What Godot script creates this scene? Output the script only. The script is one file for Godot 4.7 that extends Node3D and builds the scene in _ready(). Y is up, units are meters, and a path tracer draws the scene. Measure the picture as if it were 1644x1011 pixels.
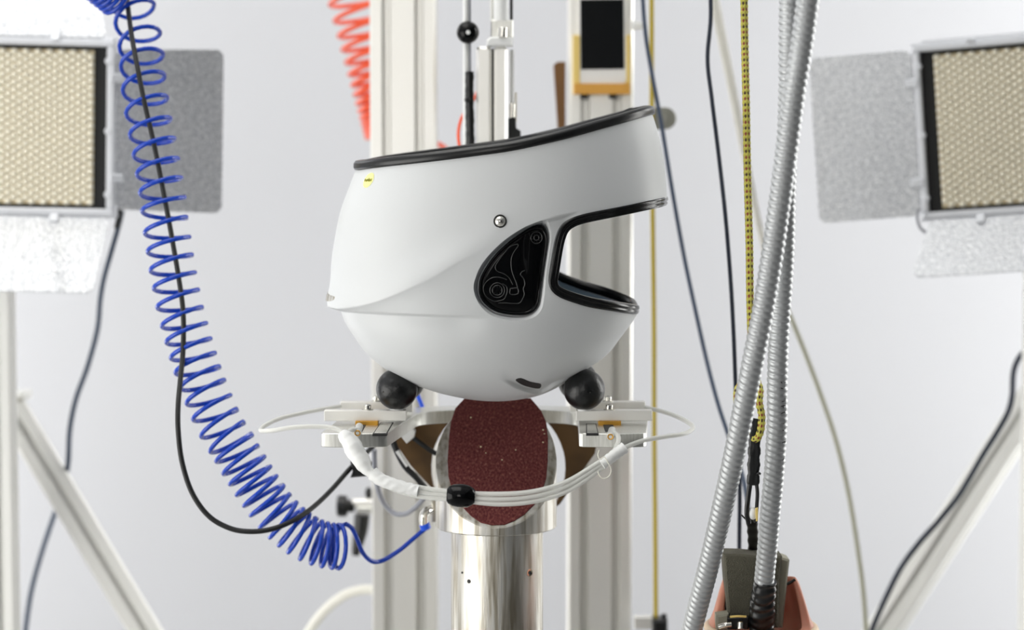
extends Node3D

# ------------------------------------------------------------------ camera constants
const FPX := 3500.0            # focal length in pixels of the 1644 x 1011 frame
const CX := 822.0
const CY := 505.5
const DIST := 2.2
const AIM_Y := 1.2
var pitch := deg_to_rad(4.0)
var cam_pos := Vector3.ZERO
var fwd := Vector3.ZERO
var upv := Vector3.ZERO
var origin := {}
var M := {}
var taken := {}

func _ready() -> void:
	fwd = Vector3(0, -sin(pitch), -cos(pitch))
	upv = Vector3(0, cos(pitch), -sin(pitch))
	cam_pos = Vector3(0, AIM_Y, 0) - fwd * DIST
	# ---- camera
	var cam := Camera3D.new()
	cam.name = "camera"
	add_child(cam)
	cam.position = cam_pos
	cam.rotation = Vector3(-pitch, 0, 0)
	var half := CY / FPX
	var lens := CameraAttributesPhysical.new()
	lens.frustum_focal_length = 12.0 / half
	lens.frustum_focus_distance = 2.1
	lens.frustum_near = 0.05
	lens.frustum_far = 50.0
	lens.exposure_aperture = 3.6
	cam.attributes = lens
	cam.fov = rad_to_deg(2.0 * atan(half))
	cam.current = true
	# ---- environment, exposure
	var env := Environment.new()
	env.background_mode = Environment.BG_COLOR
	env.background_color = Color(0.9, 0.93, 1.0)
	env.tonemap_mode = Environment.TONE_MAPPER_LINEAR
	env.tonemap_exposure = 1.33
	env.sdfgi_enabled = true
	env.ssao_enabled = true
	env.ssil_enabled = true
	var we := WorldEnvironment.new()
	we.name = "environment"
	we.environment = env
	add_child(we)
	# ---- large area lights: unseen glowing panels added on ceiling and walls to light the rig
	materials()
	room()
	# ---- objects
	helmet()
	horseshoe()
	anvil()
	posts()
	carriage()
	lamps()
	struts()
	hoses()
	coils()
	cables()
	actuator()
	phone()
	tubing()
	headform()

# ------------------------------------------------------------------ projection helpers
func P(px: float, py: float, z: float) -> Vector3:
	var d := Vector3((px - CX) / FPX, 0, 0) + upv * (-(py - CY) / FPX) + fwd
	return cam_pos + d * ((z - cam_pos.z) / d.z)

func on_plane(px: float, py: float, at: Vector3, n: Vector3) -> Vector3:
	var d := Vector3((px - CX) / FPX, 0, 0) + upv * (-(py - CY) / FPX) + fwd
	return cam_pos + d * ((at - cam_pos).dot(n) / d.dot(n))

func proj(v: Vector3) -> Vector2:
	var r := v - cam_pos
	var k := FPX / r.dot(fwd)
	return Vector2(CX + r.x * k, CY - r.dot(upv) * k)

func mpp(z: float) -> float:          # metres per pixel at depth z
	return (cam_pos.z - z) / FPX

func path(list: Array, per := 8) -> PackedVector3Array:
	var c := PackedVector3Array()
	for e in list:
		c.append(P(e[0], e[1], e[2]))
	return smooth(c, per)

func smooth(c: PackedVector3Array, per := 8, closed := false) -> PackedVector3Array:
	var out := PackedVector3Array()
	var n := c.size()
	for i in (n if closed else n - 1):
		var a := c[(i - 1 + n) % n] if closed or i > 0 else c[0] * 2.0 - c[1]
		var b := c[i]
		var d := c[(i + 1) % n]
		var e := c[(i + 2) % n] if closed or i + 2 < n else c[n - 1] * 2.0 - c[n - 2]
		for k in per:
			out.append(b.cubic_interpolate(d, a, e, float(k) / per))
	if not closed:
		out.append(c[n - 1])
	return out

func smooth2(list: Array, per := 6, closed := false) -> PackedVector2Array:
	var c := PackedVector3Array()
	for e in list:
		c.append(Vector3(e[0], e[1], 0))
	var out := PackedVector2Array()
	for v in smooth(c, per, closed):
		out.append(Vector2(v.x, v.y))
	return out

class Spline:
	var xs := PackedFloat32Array()
	var ys := PackedFloat32Array()
	func _init(a: Array, col: int) -> void:
		for r in a:
			xs.append(r[0])
			ys.append(r[col])
	func at(x: float) -> float:
		var n := xs.size()
		if x <= xs[0]:
			return ys[0]
		if x >= xs[n - 1]:
			return ys[n - 1]
		var i := 0
		while x > xs[i + 1]:
			i += 1
		var h := xs[i + 1] - xs[i]
		var t := (x - xs[i]) / h
		var s := (ys[i + 1] - ys[i]) / h
		var m0 := s if i == 0 else 0.5 * (s + (ys[i] - ys[i - 1]) / (xs[i] - xs[i - 1]))
		var m1 := s if i + 2 >= n else 0.5 * (s + (ys[i + 2] - ys[i + 1]) / (xs[i + 2] - xs[i + 1]))
		var t2 := t * t
		var t3 := t2 * t
		return ys[i] * (2 * t3 - 3 * t2 + 1) + m0 * h * (t3 - 2 * t2 + t) + ys[i + 1] * (3 * t2 - 2 * t3) + m1 * h * (t3 - t2)

# ------------------------------------------------------------------ mesh builder
class B:
	var v := PackedVector3Array()
	var n := PackedVector3Array()
	var c := PackedColorArray()
	var ix := PackedInt32Array()
	func tri_i(a: int, b: int, d: int) -> void:
		ix.append(a)
		ix.append(d)
		ix.append(b)
	func face(pts: Array) -> void:            # flat convex polygon, counter-clockwise from outside
		var nn := Vector3.ZERO
		for i in range(1, pts.size() - 1):
			nn += (pts[i] - pts[0]).cross(pts[i + 1] - pts[0])
		nn = nn.normalized()
		var s := v.size()
		for p in pts:
			v.append(p)
			n.append(nn)
		for i in range(1, pts.size() - 1):
			tri_i(s, s + i, s + i + 1)
	func grid(rows: Array, wrap: bool, flip := false, cols = null, loop := false) -> void:
		var s := v.size()
		var h := rows.size()
		var w: int = rows[0].size()
		var acc := PackedVector3Array()
		acc.resize(h * w)
		for i in h:
			v.append_array(rows[i])
			if cols != null:
				c.append_array(cols[i])
		for i in (h if loop else h - 1):
			var i2 := (i + 1) % h
			for j in (w if wrap else w - 1):
				var k := (j + 1) % w
				var a := i * w + j
				var b := i * w + k
				var d := i2 * w + k
				var e := i2 * w + j
				for t in [[a, b, d], [a, d, e]]:
					var p: int = t[0]
					var q: int = t[2] if flip else t[1]
					var r: int = t[1] if flip else t[2]
					var f := (v[s + q] - v[s + p]).cross(v[s + r] - v[s + p])
					if f.length_squared() < 1e-22:
						continue
					acc[p] += f
					acc[q] += f
					acc[r] += f
					tri_i(s + p, s + q, s + r)
		for i in h * w:
			n.append(acc[i].normalized())
	func tube(p: PackedVector3Array, rad, segs := 10, closed := false, cap := true, cols = null, flat := 1.0, side := Vector3.ZERO) -> void:
		var m := p.size()
		var rows := []
		var cc = [] if cols != null else null
		var nn := Vector3.ZERO
		for i in m:
			var a := p[(i - 1 + m) % m] if closed or i > 0 else p[0]
			var b := p[(i + 1) % m] if closed or i < m - 1 else p[m - 1]
			var t := (b - a).normalized()
			if side != Vector3.ZERO:
				nn = side
			elif i == 0:
				nn = t.cross(Vector3(0.123, 0.31, 0.94)).normalized()
			nn = (nn - t * nn.dot(t)).normalized()
			var bn := t.cross(nn)
			var row := PackedVector3Array()
			var cr := PackedColorArray()
			for j in segs:
				var an := TAU * j / segs
				var r: float = rad.call(i, an) if rad is not float and not (rad is PackedFloat32Array) else (rad[i] if rad is PackedFloat32Array else rad)
				row.append(p[i] + nn * (cos(an) * r) + bn * (sin(an) * r * flat))
				if cc != null:
					cr.append(cols.call(i, j))
			rows.append(row)
			if cc != null:
				cc.append(cr)
		grid(rows, true, false, cc, closed)
		if cap and not closed:
			var r0: Array = Array(rows[0])
			var r1: Array = Array(rows[m - 1])
			r0.reverse()
			face(r0)
			face(r1)
			if cc != null:
				c.append_array(cc[0])
				c.append_array(cc[m - 1])
	func lathe(prof: Array, o: Vector3, axis: Vector3, segs := 32) -> void:   # [radius, along], walking with the outside on the right
		axis = axis.normalized()
		var e := axis.cross(Vector3(0.31, 0.17, 0.93)).normalized()
		var g := axis.cross(e)
		var runs := [[prof[0]]]
		for i in range(1, prof.size()):
			runs[-1].append(prof[i])
			if i + 1 < prof.size():
				var d0 := Vector2(prof[i][0] - prof[i - 1][0], prof[i][1] - prof[i - 1][1])
				var d1 := Vector2(prof[i + 1][0] - prof[i][0], prof[i + 1][1] - prof[i][1])
				if absf(d0.angle_to(d1)) > 0.6:
					runs.append([prof[i]])
		for run in runs:
			var rows := []
			for q in run:
				var row := PackedVector3Array()
				for j in segs:
					var an := TAU * j / segs
					row.append(o + axis * q[1] + (e * cos(an) + g * sin(an)) * q[0])
				rows.append(row)
			grid(rows, true)
	func rod(a: Vector3, b: Vector3, r: float, bev := 0.0005, segs := 20) -> void:
		var l := a.distance_to(b)
		lathe([[0, 0], [r - bev, 0], [r, bev], [r, l - bev], [r - bev, l], [0, l]], a, b - a, segs)
	func ball(o: Vector3, r: Vector3, segs := 32, rings := 18, bs := Basis.IDENTITY) -> void:
		var rows := []
		for i in rings + 1:
			var f := PI * i / rings
			var row := PackedVector3Array()
			for j in segs:
				var an := TAU * j / segs
				row.append(o + bs * (Vector3(sin(f) * cos(an), -cos(f), -sin(f) * sin(an)) * r))
			rows.append(row)
		grid(rows, true)
	func box(t: Transform3D, size: Vector3, bev := 0.001) -> void:      # chamfered box centred on t
		var h := size * 0.5
		var k := minf(bev, minf(h.x, minf(h.y, h.z)) * 0.9)
		var poly := PackedVector2Array([Vector2(-h.x, -h.y), Vector2(h.x, -h.y), Vector2(h.x, h.y), Vector2(-h.x, h.y)])
		prism(poly, t.translated_local(Vector3(0, 0, h.z)), size.z, k, k)
	func prism(poly: PackedVector2Array, t: Transform3D, depth: float, bev := 0.0005, corner := 0.0) -> void:   # outline in local xy from local z 0 back to -depth
		if Geometry2D.is_polygon_clockwise(poly):
			poly.reverse()
		if corner > 0.0:
			var cut := PackedVector2Array()
			for i in poly.size():
				var p := poly[i]
				cut.append(p + (poly[(i - 1 + poly.size()) % poly.size()] - p).normalized() * corner)
				cut.append(p + (poly[(i + 1) % poly.size()] - p).normalized() * corner)
			poly = cut
		var m := poly.size()
		var en := PackedVector2Array()
		for i in m:
			var d := (poly[(i + 1) % m] - poly[i]).normalized()
			en.append(Vector2(d.y, -d.x))
		var inner := PackedVector2Array()
		for i in m:
			var a := en[(i - 1 + m) % m]
			var b := en[i]
			var mid := (a + b).normalized()
			inner.append(poly[i] - mid * (bev / maxf(0.3, mid.dot(b))))
		var levels := [[inner, 0.0], [poly, -bev], [poly, -depth + bev], [inner, -depth]]
		for s in 3:
			for i in m:
				var k := (i + 1) % m
				var na := en[i]
				var nb := en[i]
				var pa := en[(i - 1 + m) % m]
				var pb := en[k]
				if pa.dot(na) > 0.8:
					na = (pa + na).normalized()
				if pb.dot(nb) > 0.8:
					nb = (pb + nb).normalized()
				var lift: float = [1.0, 0.0, -1.0][s]
				var q := v.size()
				for e in [[s, i, na], [s + 1, i, na], [s + 1, k, nb], [s, k, nb]]:
					var w: Vector2 = levels[e[0]][0][e[1]]
					v.append(t * Vector3(w.x, w.y, levels[e[0]][1]))
					n.append((t.basis * Vector3(e[2].x, e[2].y, lift)).normalized())
				tri_i(q, q + 1, q + 2)
				tri_i(q, q + 2, q + 3)
		var tris := Geometry2D.triangulate_polygon(inner)
		for side in [1, -1]:
			var q := v.size()
			for w in inner:
				v.append(t * Vector3(w.x, w.y, 0.0 if side == 1 else -depth))
				n.append((t.basis * Vector3(0, 0, side)).normalized())
			for i in range(0, tris.size(), 3):
				var a := inner[tris[i]]
				var ccw := (inner[tris[i + 1]] - a).cross(inner[tris[i + 2]] - a) > 0
				if ccw == (side == 1):
					tri_i(q + tris[i], q + tris[i + 1], q + tris[i + 2])
				else:
					tri_i(q + tris[i], q + tris[i + 2], q + tris[i + 1])
	func mesh(shift: Vector3) -> ArrayMesh:
		var a := []
		a.resize(Mesh.ARRAY_MAX)
		var w := PackedVector3Array()
		w.resize(v.size())
		for i in v.size():
			w[i] = v[i] - shift
		a[Mesh.ARRAY_VERTEX] = w
		a[Mesh.ARRAY_NORMAL] = n
		if c.size() == v.size() and c.size() > 0:
			a[Mesh.ARRAY_COLOR] = c
		a[Mesh.ARRAY_INDEX] = ix
		var m := ArrayMesh.new()
		m.add_surface_from_arrays(Mesh.PRIMITIVE_TRIANGLES, a)
		return m
	func low() -> Vector3:
		var lo := Vector3.INF
		var hi := -Vector3.INF
		for p in v:
			lo = lo.min(p)
			hi = hi.max(p)
		return Vector3((lo.x + hi.x) / 2, lo.y, (lo.z + hi.z) / 2)

# ------------------------------------------------------------------ nodes
func numbered(called: String) -> String:
	var k: int = taken.get(called, 0)
	taken[called] = k + 1
	return called if k == 0 else "%s_%03d" % [called, k]

func tag(o: Node, label: String, category: String, group := "") -> void:
	o.set_meta("label", label)
	o.set_meta("category", category)
	if group:
		o.set_meta("group", group)

func thing(called: String, at: Vector3, label: String, category: String, group := "") -> Node3D:
	var o := Node3D.new()
	o.name = numbered(called)
	add_child(o)
	o.position = at
	origin[o] = at
	tag(o, label, category, group)
	return o

func part(parent: Node3D, called: String, b: B, m: Material, label := "") -> MeshInstance3D:
	var o := MeshInstance3D.new()
	o.name = called
	o.mesh = b.mesh(origin[parent])
	o.material_override = null
	o.mesh.surface_set_material(0, m)
	parent.add_child(o, true)
	origin[o] = origin[parent]
	if label:
		o.set_meta("label", label)
	return o

func solo(called: String, b: B, m: Material, label: String, category: String, group := "") -> MeshInstance3D:
	var o := MeshInstance3D.new()
	o.name = numbered(called)
	var at := b.low()
	o.mesh = b.mesh(at)
	o.mesh.surface_set_material(0, m)
	add_child(o)
	o.position = at
	origin[o] = at
	tag(o, label, category, group)
	return o

func structure(called: String, b: B, m: Material) -> MeshInstance3D:
	var o := MeshInstance3D.new()
	o.name = called
	var at := b.low()
	o.mesh = b.mesh(at)
	o.mesh.surface_set_material(0, m)
	add_child(o)
	o.position = at
	origin[o] = at
	o.set_meta("kind", "structure")
	return o

func place(at: Vector3) -> Transform3D:
	return Transform3D(Basis.IDENTITY, at)

func flat_up(at: Vector3) -> Transform3D:       # local xy lies on the ground plan, local z is up; local y is -z
	return Transform3D(Basis(Vector3(1, 0, 0), Vector3(0, 0, -1), Vector3(0, 1, 0)), at)

# outline given in pixels at depth z, extruded straight back by depth
func slab(b: B, pts: Array, z: float, depth: float, bev := 0.001) -> void:
	var o := P(pts[0][0], pts[0][1], z)
	var poly := PackedVector2Array()
	for e in pts:
		var q := P(e[0], e[1], z) - o
		poly.append(Vector2(q.x, q.y))
	b.prism(poly, place(o), depth, bev)

# ------------------------------------------------------------------ materials
func mat(key: String, c: Color, rough: float, metal := 0.0, spec := 0.5) -> StandardMaterial3D:
	var m := StandardMaterial3D.new()
	m.resource_name = key
	m.albedo_color = c
	m.roughness = rough
	m.metallic = metal
	m.metallic_specular = spec
	m.cull_mode = BaseMaterial3D.CULL_DISABLED
	M[key] = m
	return m

func noise_tex(freq: float, oct: int, ramp: Array, sd := 1, kind := FastNoiseLite.TYPE_SIMPLEX_SMOOTH, size := 512) -> NoiseTexture2D:
	var f := FastNoiseLite.new()
	f.noise_type = kind
	f.frequency = freq
	f.fractal_octaves = oct
	f.seed = sd
	var t := NoiseTexture2D.new()
	t.width = size
	t.height = size
	t.seamless = true
	t.noise = f
	if ramp.size():
		var g := Gradient.new()
		g.offsets = PackedFloat32Array(ramp[0])
		g.colors = PackedColorArray(ramp[1])
		t.color_ramp = g
	return t

func triplanar(m: StandardMaterial3D, s: Vector3, world := false) -> void:
	m.uv1_triplanar = true
	m.uv1_world_triplanar = world
	m.uv1_scale = s

func materials() -> void:
	mat("white paint", Color(0.93, 0.935, 0.945), 0.9)
	mat("backdrop", Color(0.79, 0.795, 0.812), 0.9)
	mat("mid paint", Color(0.6, 0.61, 0.62), 0.9)
	mat("grey paint", Color(0.5, 0.51, 0.52), 0.9)
	mat("dark paint", Color(0.34, 0.345, 0.355), 0.9)
	mat("studio floor", Color(0.6, 0.6, 0.6), 0.7)
	var m := mat("shell", Color(0.83, 0.84, 0.845), 0.42, 0.0, 0.5)
	m.heightmap_enabled = true
	m.heightmap_texture = noise_tex(0.08, 3, [], 5)
	m.heightmap_scale = 0.004
	triplanar(m, Vector3.ONE * 14)
	mat("padding", Color(0.07, 0.08, 0.09), 0.9)
	mat("gloss line", Color(0.015, 0.018, 0.022), 0.22, 0.0, 0.75)
	mat("rubber", Color(0.03, 0.034, 0.04), 0.3)
	mat("gasket", Color(0.015, 0.018, 0.022), 0.2, 0.0, 0.4)
	m = mat("liner", Color(0.30, 0.36, 0.41), 0.95)
	m.heightmap_enabled = true
	m.heightmap_texture = noise_tex(0.12, 4, [], 9)
	m.heightmap_scale = 0.05
	m.rim_enabled = true
	m.rim = 0.4
	triplanar(m, Vector3.ONE * 20)
	m = mat("gloss black", Color(0.012, 0.016, 0.02), 0.12, 0.0, 0.32)
	m = mat("ball rubber", Color(0.055, 0.06, 0.066), 0.32)
	m.heightmap_enabled = true
	m.heightmap_texture = noise_tex(0.05, 4, [], 3)
	m.heightmap_scale = 0.02
	m.albedo_texture = noise_tex(0.03, 4, [[0.3, 0.7], [Color(0.8, 0.8, 0.8), Color(1, 1, 1)]], 4)
	triplanar(m, Vector3.ONE * 12)
	mat("chrome", Color(0.92, 0.91, 0.88), 0.08, 1.0)
	m = mat("machined", Color(0.9, 0.9, 0.88), 0.32, 0.9)
	m.albedo_texture = noise_tex(0.03, 4, [[0.3, 0.7], [Color(0.93, 0.93, 0.925), Color(1, 1, 1)]], 11)
	triplanar(m, Vector3(30, 2, 30))
	m = mat("extrusion", Color(0.95, 0.945, 0.925), 0.36, 0.75)
	mat("plain aluminium", Color(0.94, 0.935, 0.915), 0.42, 0.6)
	m = mat("painted strut", Color(0.95, 0.95, 0.935), 0.42, 0.15)
	m = mat("worn steel", Color(0.86, 0.855, 0.835), 0.38, 0.88)
	m.albedo_texture = noise_tex(0.012, 5, [[0.2, 0.42, 0.55, 0.8], [Color(0.66, 0.63, 0.57), Color(0.86, 0.84, 0.80), Color(0.97, 0.965, 0.95), Color(1, 1, 1)]], 21)
	m.heightmap_enabled = true
	m.heightmap_texture = noise_tex(0.05, 4, [], 23)
	m.heightmap_scale = 0.015
	triplanar(m, Vector3(16, 1.1, 16), true)
	m = mat("grit", Color(1, 1, 1), 0.96, 0.0, 0.2)
	m.albedo_texture = noise_tex(0.06, 5, [[0.0, 0.32, 0.6, 0.78, 0.84, 1.0], [Color(0.27, 0.14, 0.14), Color(0.36, 0.19, 0.19), Color(0.46, 0.255, 0.25), Color(0.54, 0.32, 0.29), Color(0.6, 0.42, 0.36), Color(0.7, 0.6, 0.54)]], 31)
	m.detail_enabled = true
	m.detail_blend_mode = BaseMaterial3D.BLEND_MODE_MUL
	m.heightmap_enabled = true
	m.heightmap_texture = noise_tex(0.25, 2, [], 33)
	m.heightmap_scale = 0.06
	triplanar(m, Vector3.ONE * 10)
	m = mat("hammered", Color(0.90, 0.905, 0.91), 0.38, 0.7)
	m.heightmap_enabled = true
	m.heightmap_texture = noise_tex(0.06, 2, [], 41)
	m.heightmap_scale = 0.09
	m.albedo_texture = noise_tex(0.05, 3, [[0.25, 0.75], [Color(0.74, 0.75, 0.77), Color(1, 1, 1)]], 43)
	triplanar(m, Vector3.ONE * 9)
	mat("frame silver", Color(0.86, 0.87, 0.89), 0.4, 0.35)
	mat("lamp black", Color(0.035, 0.04, 0.045), 0.6)
	m = mat("led", Color(0.985, 0.96, 0.88), 0.4)
	m.backlight_enabled = true
	m.backlight = Color(0.3, 0.28, 0.2)
	mat("led board", Color(0.88, 0.82, 0.68), 0.8)
	mat("hose silver", Color(0.72, 0.73, 0.735), 0.4, 0.5)
	mat("blue tube", Color(0.04, 0.25, 0.72), 0.2)
	mat("orange tube", Color(0.95, 0.36, 0.2), 0.3)
	m = mat("black cable", Color(0.06, 0.065, 0.07), 0.5)
	mat("navy cable", Color(0.06, 0.11, 0.19), 0.5)
	mat("slate cable", Color(0.22, 0.28, 0.37), 0.5)
	mat("grey cable", Color(0.62, 0.63, 0.66), 0.5)
	mat("pale rope", Color(0.68, 0.68, 0.60), 0.8)
	mat("white strap", Color(0.93, 0.925, 0.89), 0.7)
	mat("yellow cord", Color(0.72, 0.63, 0.11), 0.7)
	m = mat("rope", Color(1, 1, 1), 0.75)
	m.vertex_color_use_as_albedo = true
	mat("tape white", Color(0.93, 0.935, 0.93), 0.4)
	mat("tape black", Color(0.05, 0.055, 0.06), 0.28)
	m = mat("clear tube", Color(0.96, 0.965, 0.95, 0.6), 0.28)
	m.transparency = BaseMaterial3D.TRANSPARENCY_ALPHA
	mat("tube core", Color(0.90, 0.89, 0.85), 0.5)
	mat("brass", Color(0.80, 0.60, 0.25), 0.4, 0.8)
	m = mat("phenolic", Color(0.40, 0.29, 0.14), 0.6)
	m.albedo_texture = noise_tex(0.01, 3, [[0.3, 0.7], [Color(0.85, 0.85, 0.85), Color(1, 1, 1)]], 51)
	triplanar(m, Vector3.ONE * 4)
	mat("brown board", Color(0.42, 0.29, 0.15), 0.7)
	mat("phone white", Color(0.92, 0.915, 0.90), 0.25)
	mat("screen off", Color(0.03, 0.037, 0.045), 0.12)
	m = mat("plywood", Color(0.92, 0.81, 0.48), 0.6)
	mat("plywood edge", Color(0.84, 0.62, 0.27), 0.7)
	mat("grey lever", Color(0.58, 0.58, 0.54), 0.5, 0.3)
	m = mat("headform pink", Color(0.78, 0.53, 0.44), 0.5)
	m.subsurf_scatter_enabled = true
	m.subsurf_scatter_strength = 0.15
	mat("headform cream", Color(0.90, 0.80, 0.68), 0.45)
	m = mat("felt", Color(0.36, 0.35, 0.30), 0.95)
	m.heightmap_enabled = true
	m.heightmap_texture = noise_tex(0.08, 4, [], 61)
	m.heightmap_scale = 0.12
	triplanar(m, Vector3.ONE * 14)
	mat("felt pale", Color(0.60, 0.59, 0.53), 0.95)
	mat("sticker", Color(0.97, 0.96, 0.62), 0.6)
	mat("sticker ink", Color(0.55, 0.55, 0.12), 0.6)
	mat("slot dark", Color(0.12, 0.12, 0.12), 0.6)
	mat("black ink", Color(0.05, 0.05, 0.05), 0.6)
	mat("thread", Color(0.93, 0.92, 0.87), 0.8)
	m = mat("added panel glow", Color(1, 1, 1), 0.8)
	m.emission_enabled = true
	m.emission = Color(1, 0.99, 0.97)
	m.emission_energy_multiplier = 1.2

# ------------------------------------------------------------------ the studio
func added_light_panel(parent: Node3D, at: Vector3, size: Vector2, aim: Vector3, energy: float, col: Color) -> void:  # out-of-view lamp with a glowing face, added for key
	var z := -aim.normalized()
	var x := (Vector3.UP if absf(z.y) < 0.9 else Vector3.FORWARD).cross(z).normalized()
	var bs := Basis(x, z.cross(x), z)
	var b := B.new()
	b.box(Transform3D(bs, at), Vector3(size.x, size.y, 0.03), 0.004)
	var panel := part(parent, "added_light_panel", b, M["added panel glow"])
	var l := AreaLight3D.new()
	l.name = "added_panel_light"
	l.area_size = size
	l.light_energy = energy
	l.light_color = col
	l.shadow_enabled = true
	l.area_range = 12.0
	l.area_attenuation = 2.0
	parent.add_child(l, true)
	l.transform = Transform3D(bs, at - z * 0.03 - origin[parent])
	panel.cast_shadow = GeometryInstance3D.SHADOW_CASTING_SETTING_ON

func room() -> void:
	var b := B.new()
	b.box(place(Vector3(0, 1.6, -1.85)), Vector3(3.4, 3.5, 0.1), 0.002)
	structure("wall_back", b, M["backdrop"])
	b = B.new()
	b.box(place(Vector3(0, 1.6, 4.65)), Vector3(3.4, 3.5, 0.1), 0.002)
	var front := structure("wall_front", b, M["grey paint"])
	b = B.new()
	b.box(place(Vector3(-1.65, 1.6, 1.4)), Vector3(0.1, 3.5, 6.4), 0.002)
	var left := structure("wall_left", b, M["white paint"])
	b = B.new()
	b.box(place(Vector3(1.65, 1.6, 1.4)), Vector3(0.1, 3.5, 6.4), 0.002)
	var right := structure("wall_right", b, M["dark paint"])
	b = B.new()
	b.box(place(Vector3(0, -0.05, 1.4)), Vector3(3.2, 0.1, 6.4), 0.002)
	structure("floor", b, M["studio floor"])
	b = B.new()
	b.box(place(Vector3(0, 3.25, 1.4)), Vector3(3.2, 0.1, 6.4), 0.002)
	var top := structure("ceiling", b, M["white paint"])
	added_light_panel(top, Vector3(-0.7, 3.18, 0.4), Vector2(1.4, 2.0), Vector3.DOWN, 0.62, Color(1.0, 0.995, 0.98))
	added_light_panel(left, Vector3(-1.58, 0.8, 1.0), Vector2(1.8, 1.5), Vector3(1, 0, 0), 1.0, Color(1.0, 0.998, 0.98))
	added_light_panel(left, Vector3(-1.58, 1.3, -1.35), Vector2(0.4, 2.5), Vector3(1, 0, 0), 0.75, Color(1.0, 1.0, 0.99))
	added_light_panel(right, Vector3(1.58, 1.3, -1.35), Vector2(0.4, 2.5), Vector3(-1, 0, 0), 1.05, Color(1.0, 1.0, 0.99))
	added_light_panel(right, Vector3(1.58, 1.65, -0.5), Vector2(0.45, 1.5), Vector3(-1, 0, 0), 0.95, Color(1.0, 1.0, 0.99))
	added_light_panel(front, Vector3(-0.75, 1.75, 4.58), Vector2(1.0, 1.5), Vector3(0, 0, -1), 0.7, Color(1.0, 0.985, 0.96))

# ------------------------------------------------------------------ helmet: sections by height, sized from the side view
var hs_lx: Spline
var hs_rx: Spline
var hs_w: Spline
var lut := []
const HN := 2.15
const LUT := 500
const WTOP := 22.4
var rim: Spline
var eye := PackedVector2Array()
var pocket := PackedVector2Array()
var plate_line := PackedVector2Array()

func helmet_tables() -> void:
	var t := [[795, 795, 0.0, 645], [752, 838, 0.026, 641], [722, 866, 0.042, 635], [688, 890, 0.060, 625], [650, 915, 0.077, 610], [616, 946, 0.092, 590], [592, 974, 0.102, 570], [566, 998, 0.112, 540], [548, 1015, 0.1175, 517], [538, 1031, 0.121, 490], [537, 1047, 0.1225, 460], [534, 1060, 0.123, 420], [539, 1067, 0.122, 380], [547.5, 1069.5, 0.120, 340], [562, 1069, 0.117, 300], [577, 1065, 0.113, 260], [589, 1057, 0.109, 220], [600, 1046, 0.104, 184], [610, 1034, 0.099, 150]]
	var a := []
	for r in t:
		a.append([sqrt(645.0 - r[3]), r[0], r[1], r[2]])
	hs_lx = Spline.new(a, 1)
	hs_rx = Spline.new(a, 2)
	hs_w = Spline.new(a, 3)
	for i in LUT + 1:
		var w := WTOP * i / LUT
		var py := 645.0 - w * w
		var y := P(CX, py, 0).y
		lut.append([P(hs_lx.at(w), py, 0).x, P(hs_rx.at(w), py, 0).x, hs_w.at(w), y])

func section(py: float) -> Array:          # [xc, a, w]
	var f := clampf(sqrt(maxf(0.0, 645.0 - py)) / WTOP * LUT, 0.0, LUT - 0.001)
	var i := int(f)
	f -= i
	var p = lut[i]
	var q = lut[i + 1]
	var l: float = p[0] + (q[0] - p[0]) * f
	var r: float = p[1] + (q[1] - p[1]) * f
	return [(l + r) * 0.5, (r - l) * 0.5, p[2] + (q[2] - p[2]) * f]

func zsurf(x: float, y: float) -> float:
	var py := proj(Vector3(0, y, 0)).y
	var s := section(py)
	if s[1] < 1e-5:
		return 0.0
	var u: float = absf((x - s[0]) / s[1])
	if u >= 1.0:
		return 0.0
	return s[2] * pow(1.0 - pow(u, HN), 1.0 / HN)

func hit(px: float, py: float) -> Vector3:
	var lo := 0.0
	var hi := 0.14
	for k in 20:
		var m := (lo + hi) * 0.5
		var p := P(px, py, m)
		if zsurf(p.x, p.y) > m:
			lo = m
		else:
			hi = m
	return P(px, py, lo)

func hit_normal(px: float, py: float) -> Vector3:
	var a := hit(px - 2, py)
	var b := hit(px + 2, py)
	var c := hit(px, py - 2)
	var d := hit(px, py + 2)
	var n := (b - a).cross(c - d)
	return n.normalized()

func surf(px: float, py: float, off := 0.0) -> Vector3:
	return hit(px, py) + hit_normal(px, py) * (off + relief(px, py))

func crease(px: float) -> float:
	return crease_line.at(px)

var crease_line := Spline.new([[520, 487], [547, 494], [579, 491], [611, 482.5], [638, 471], [668, 456.5], [700, 441], [726, 424], [757, 407], [790, 390], [830, 372]], 1)

var scoop := Spline.new([[790, 603], [812, 611], [828, 620.5], [850, 629.5], [866, 633], [876, 629], [890, 620], [910, 610], [930, 600]], 1)

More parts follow.
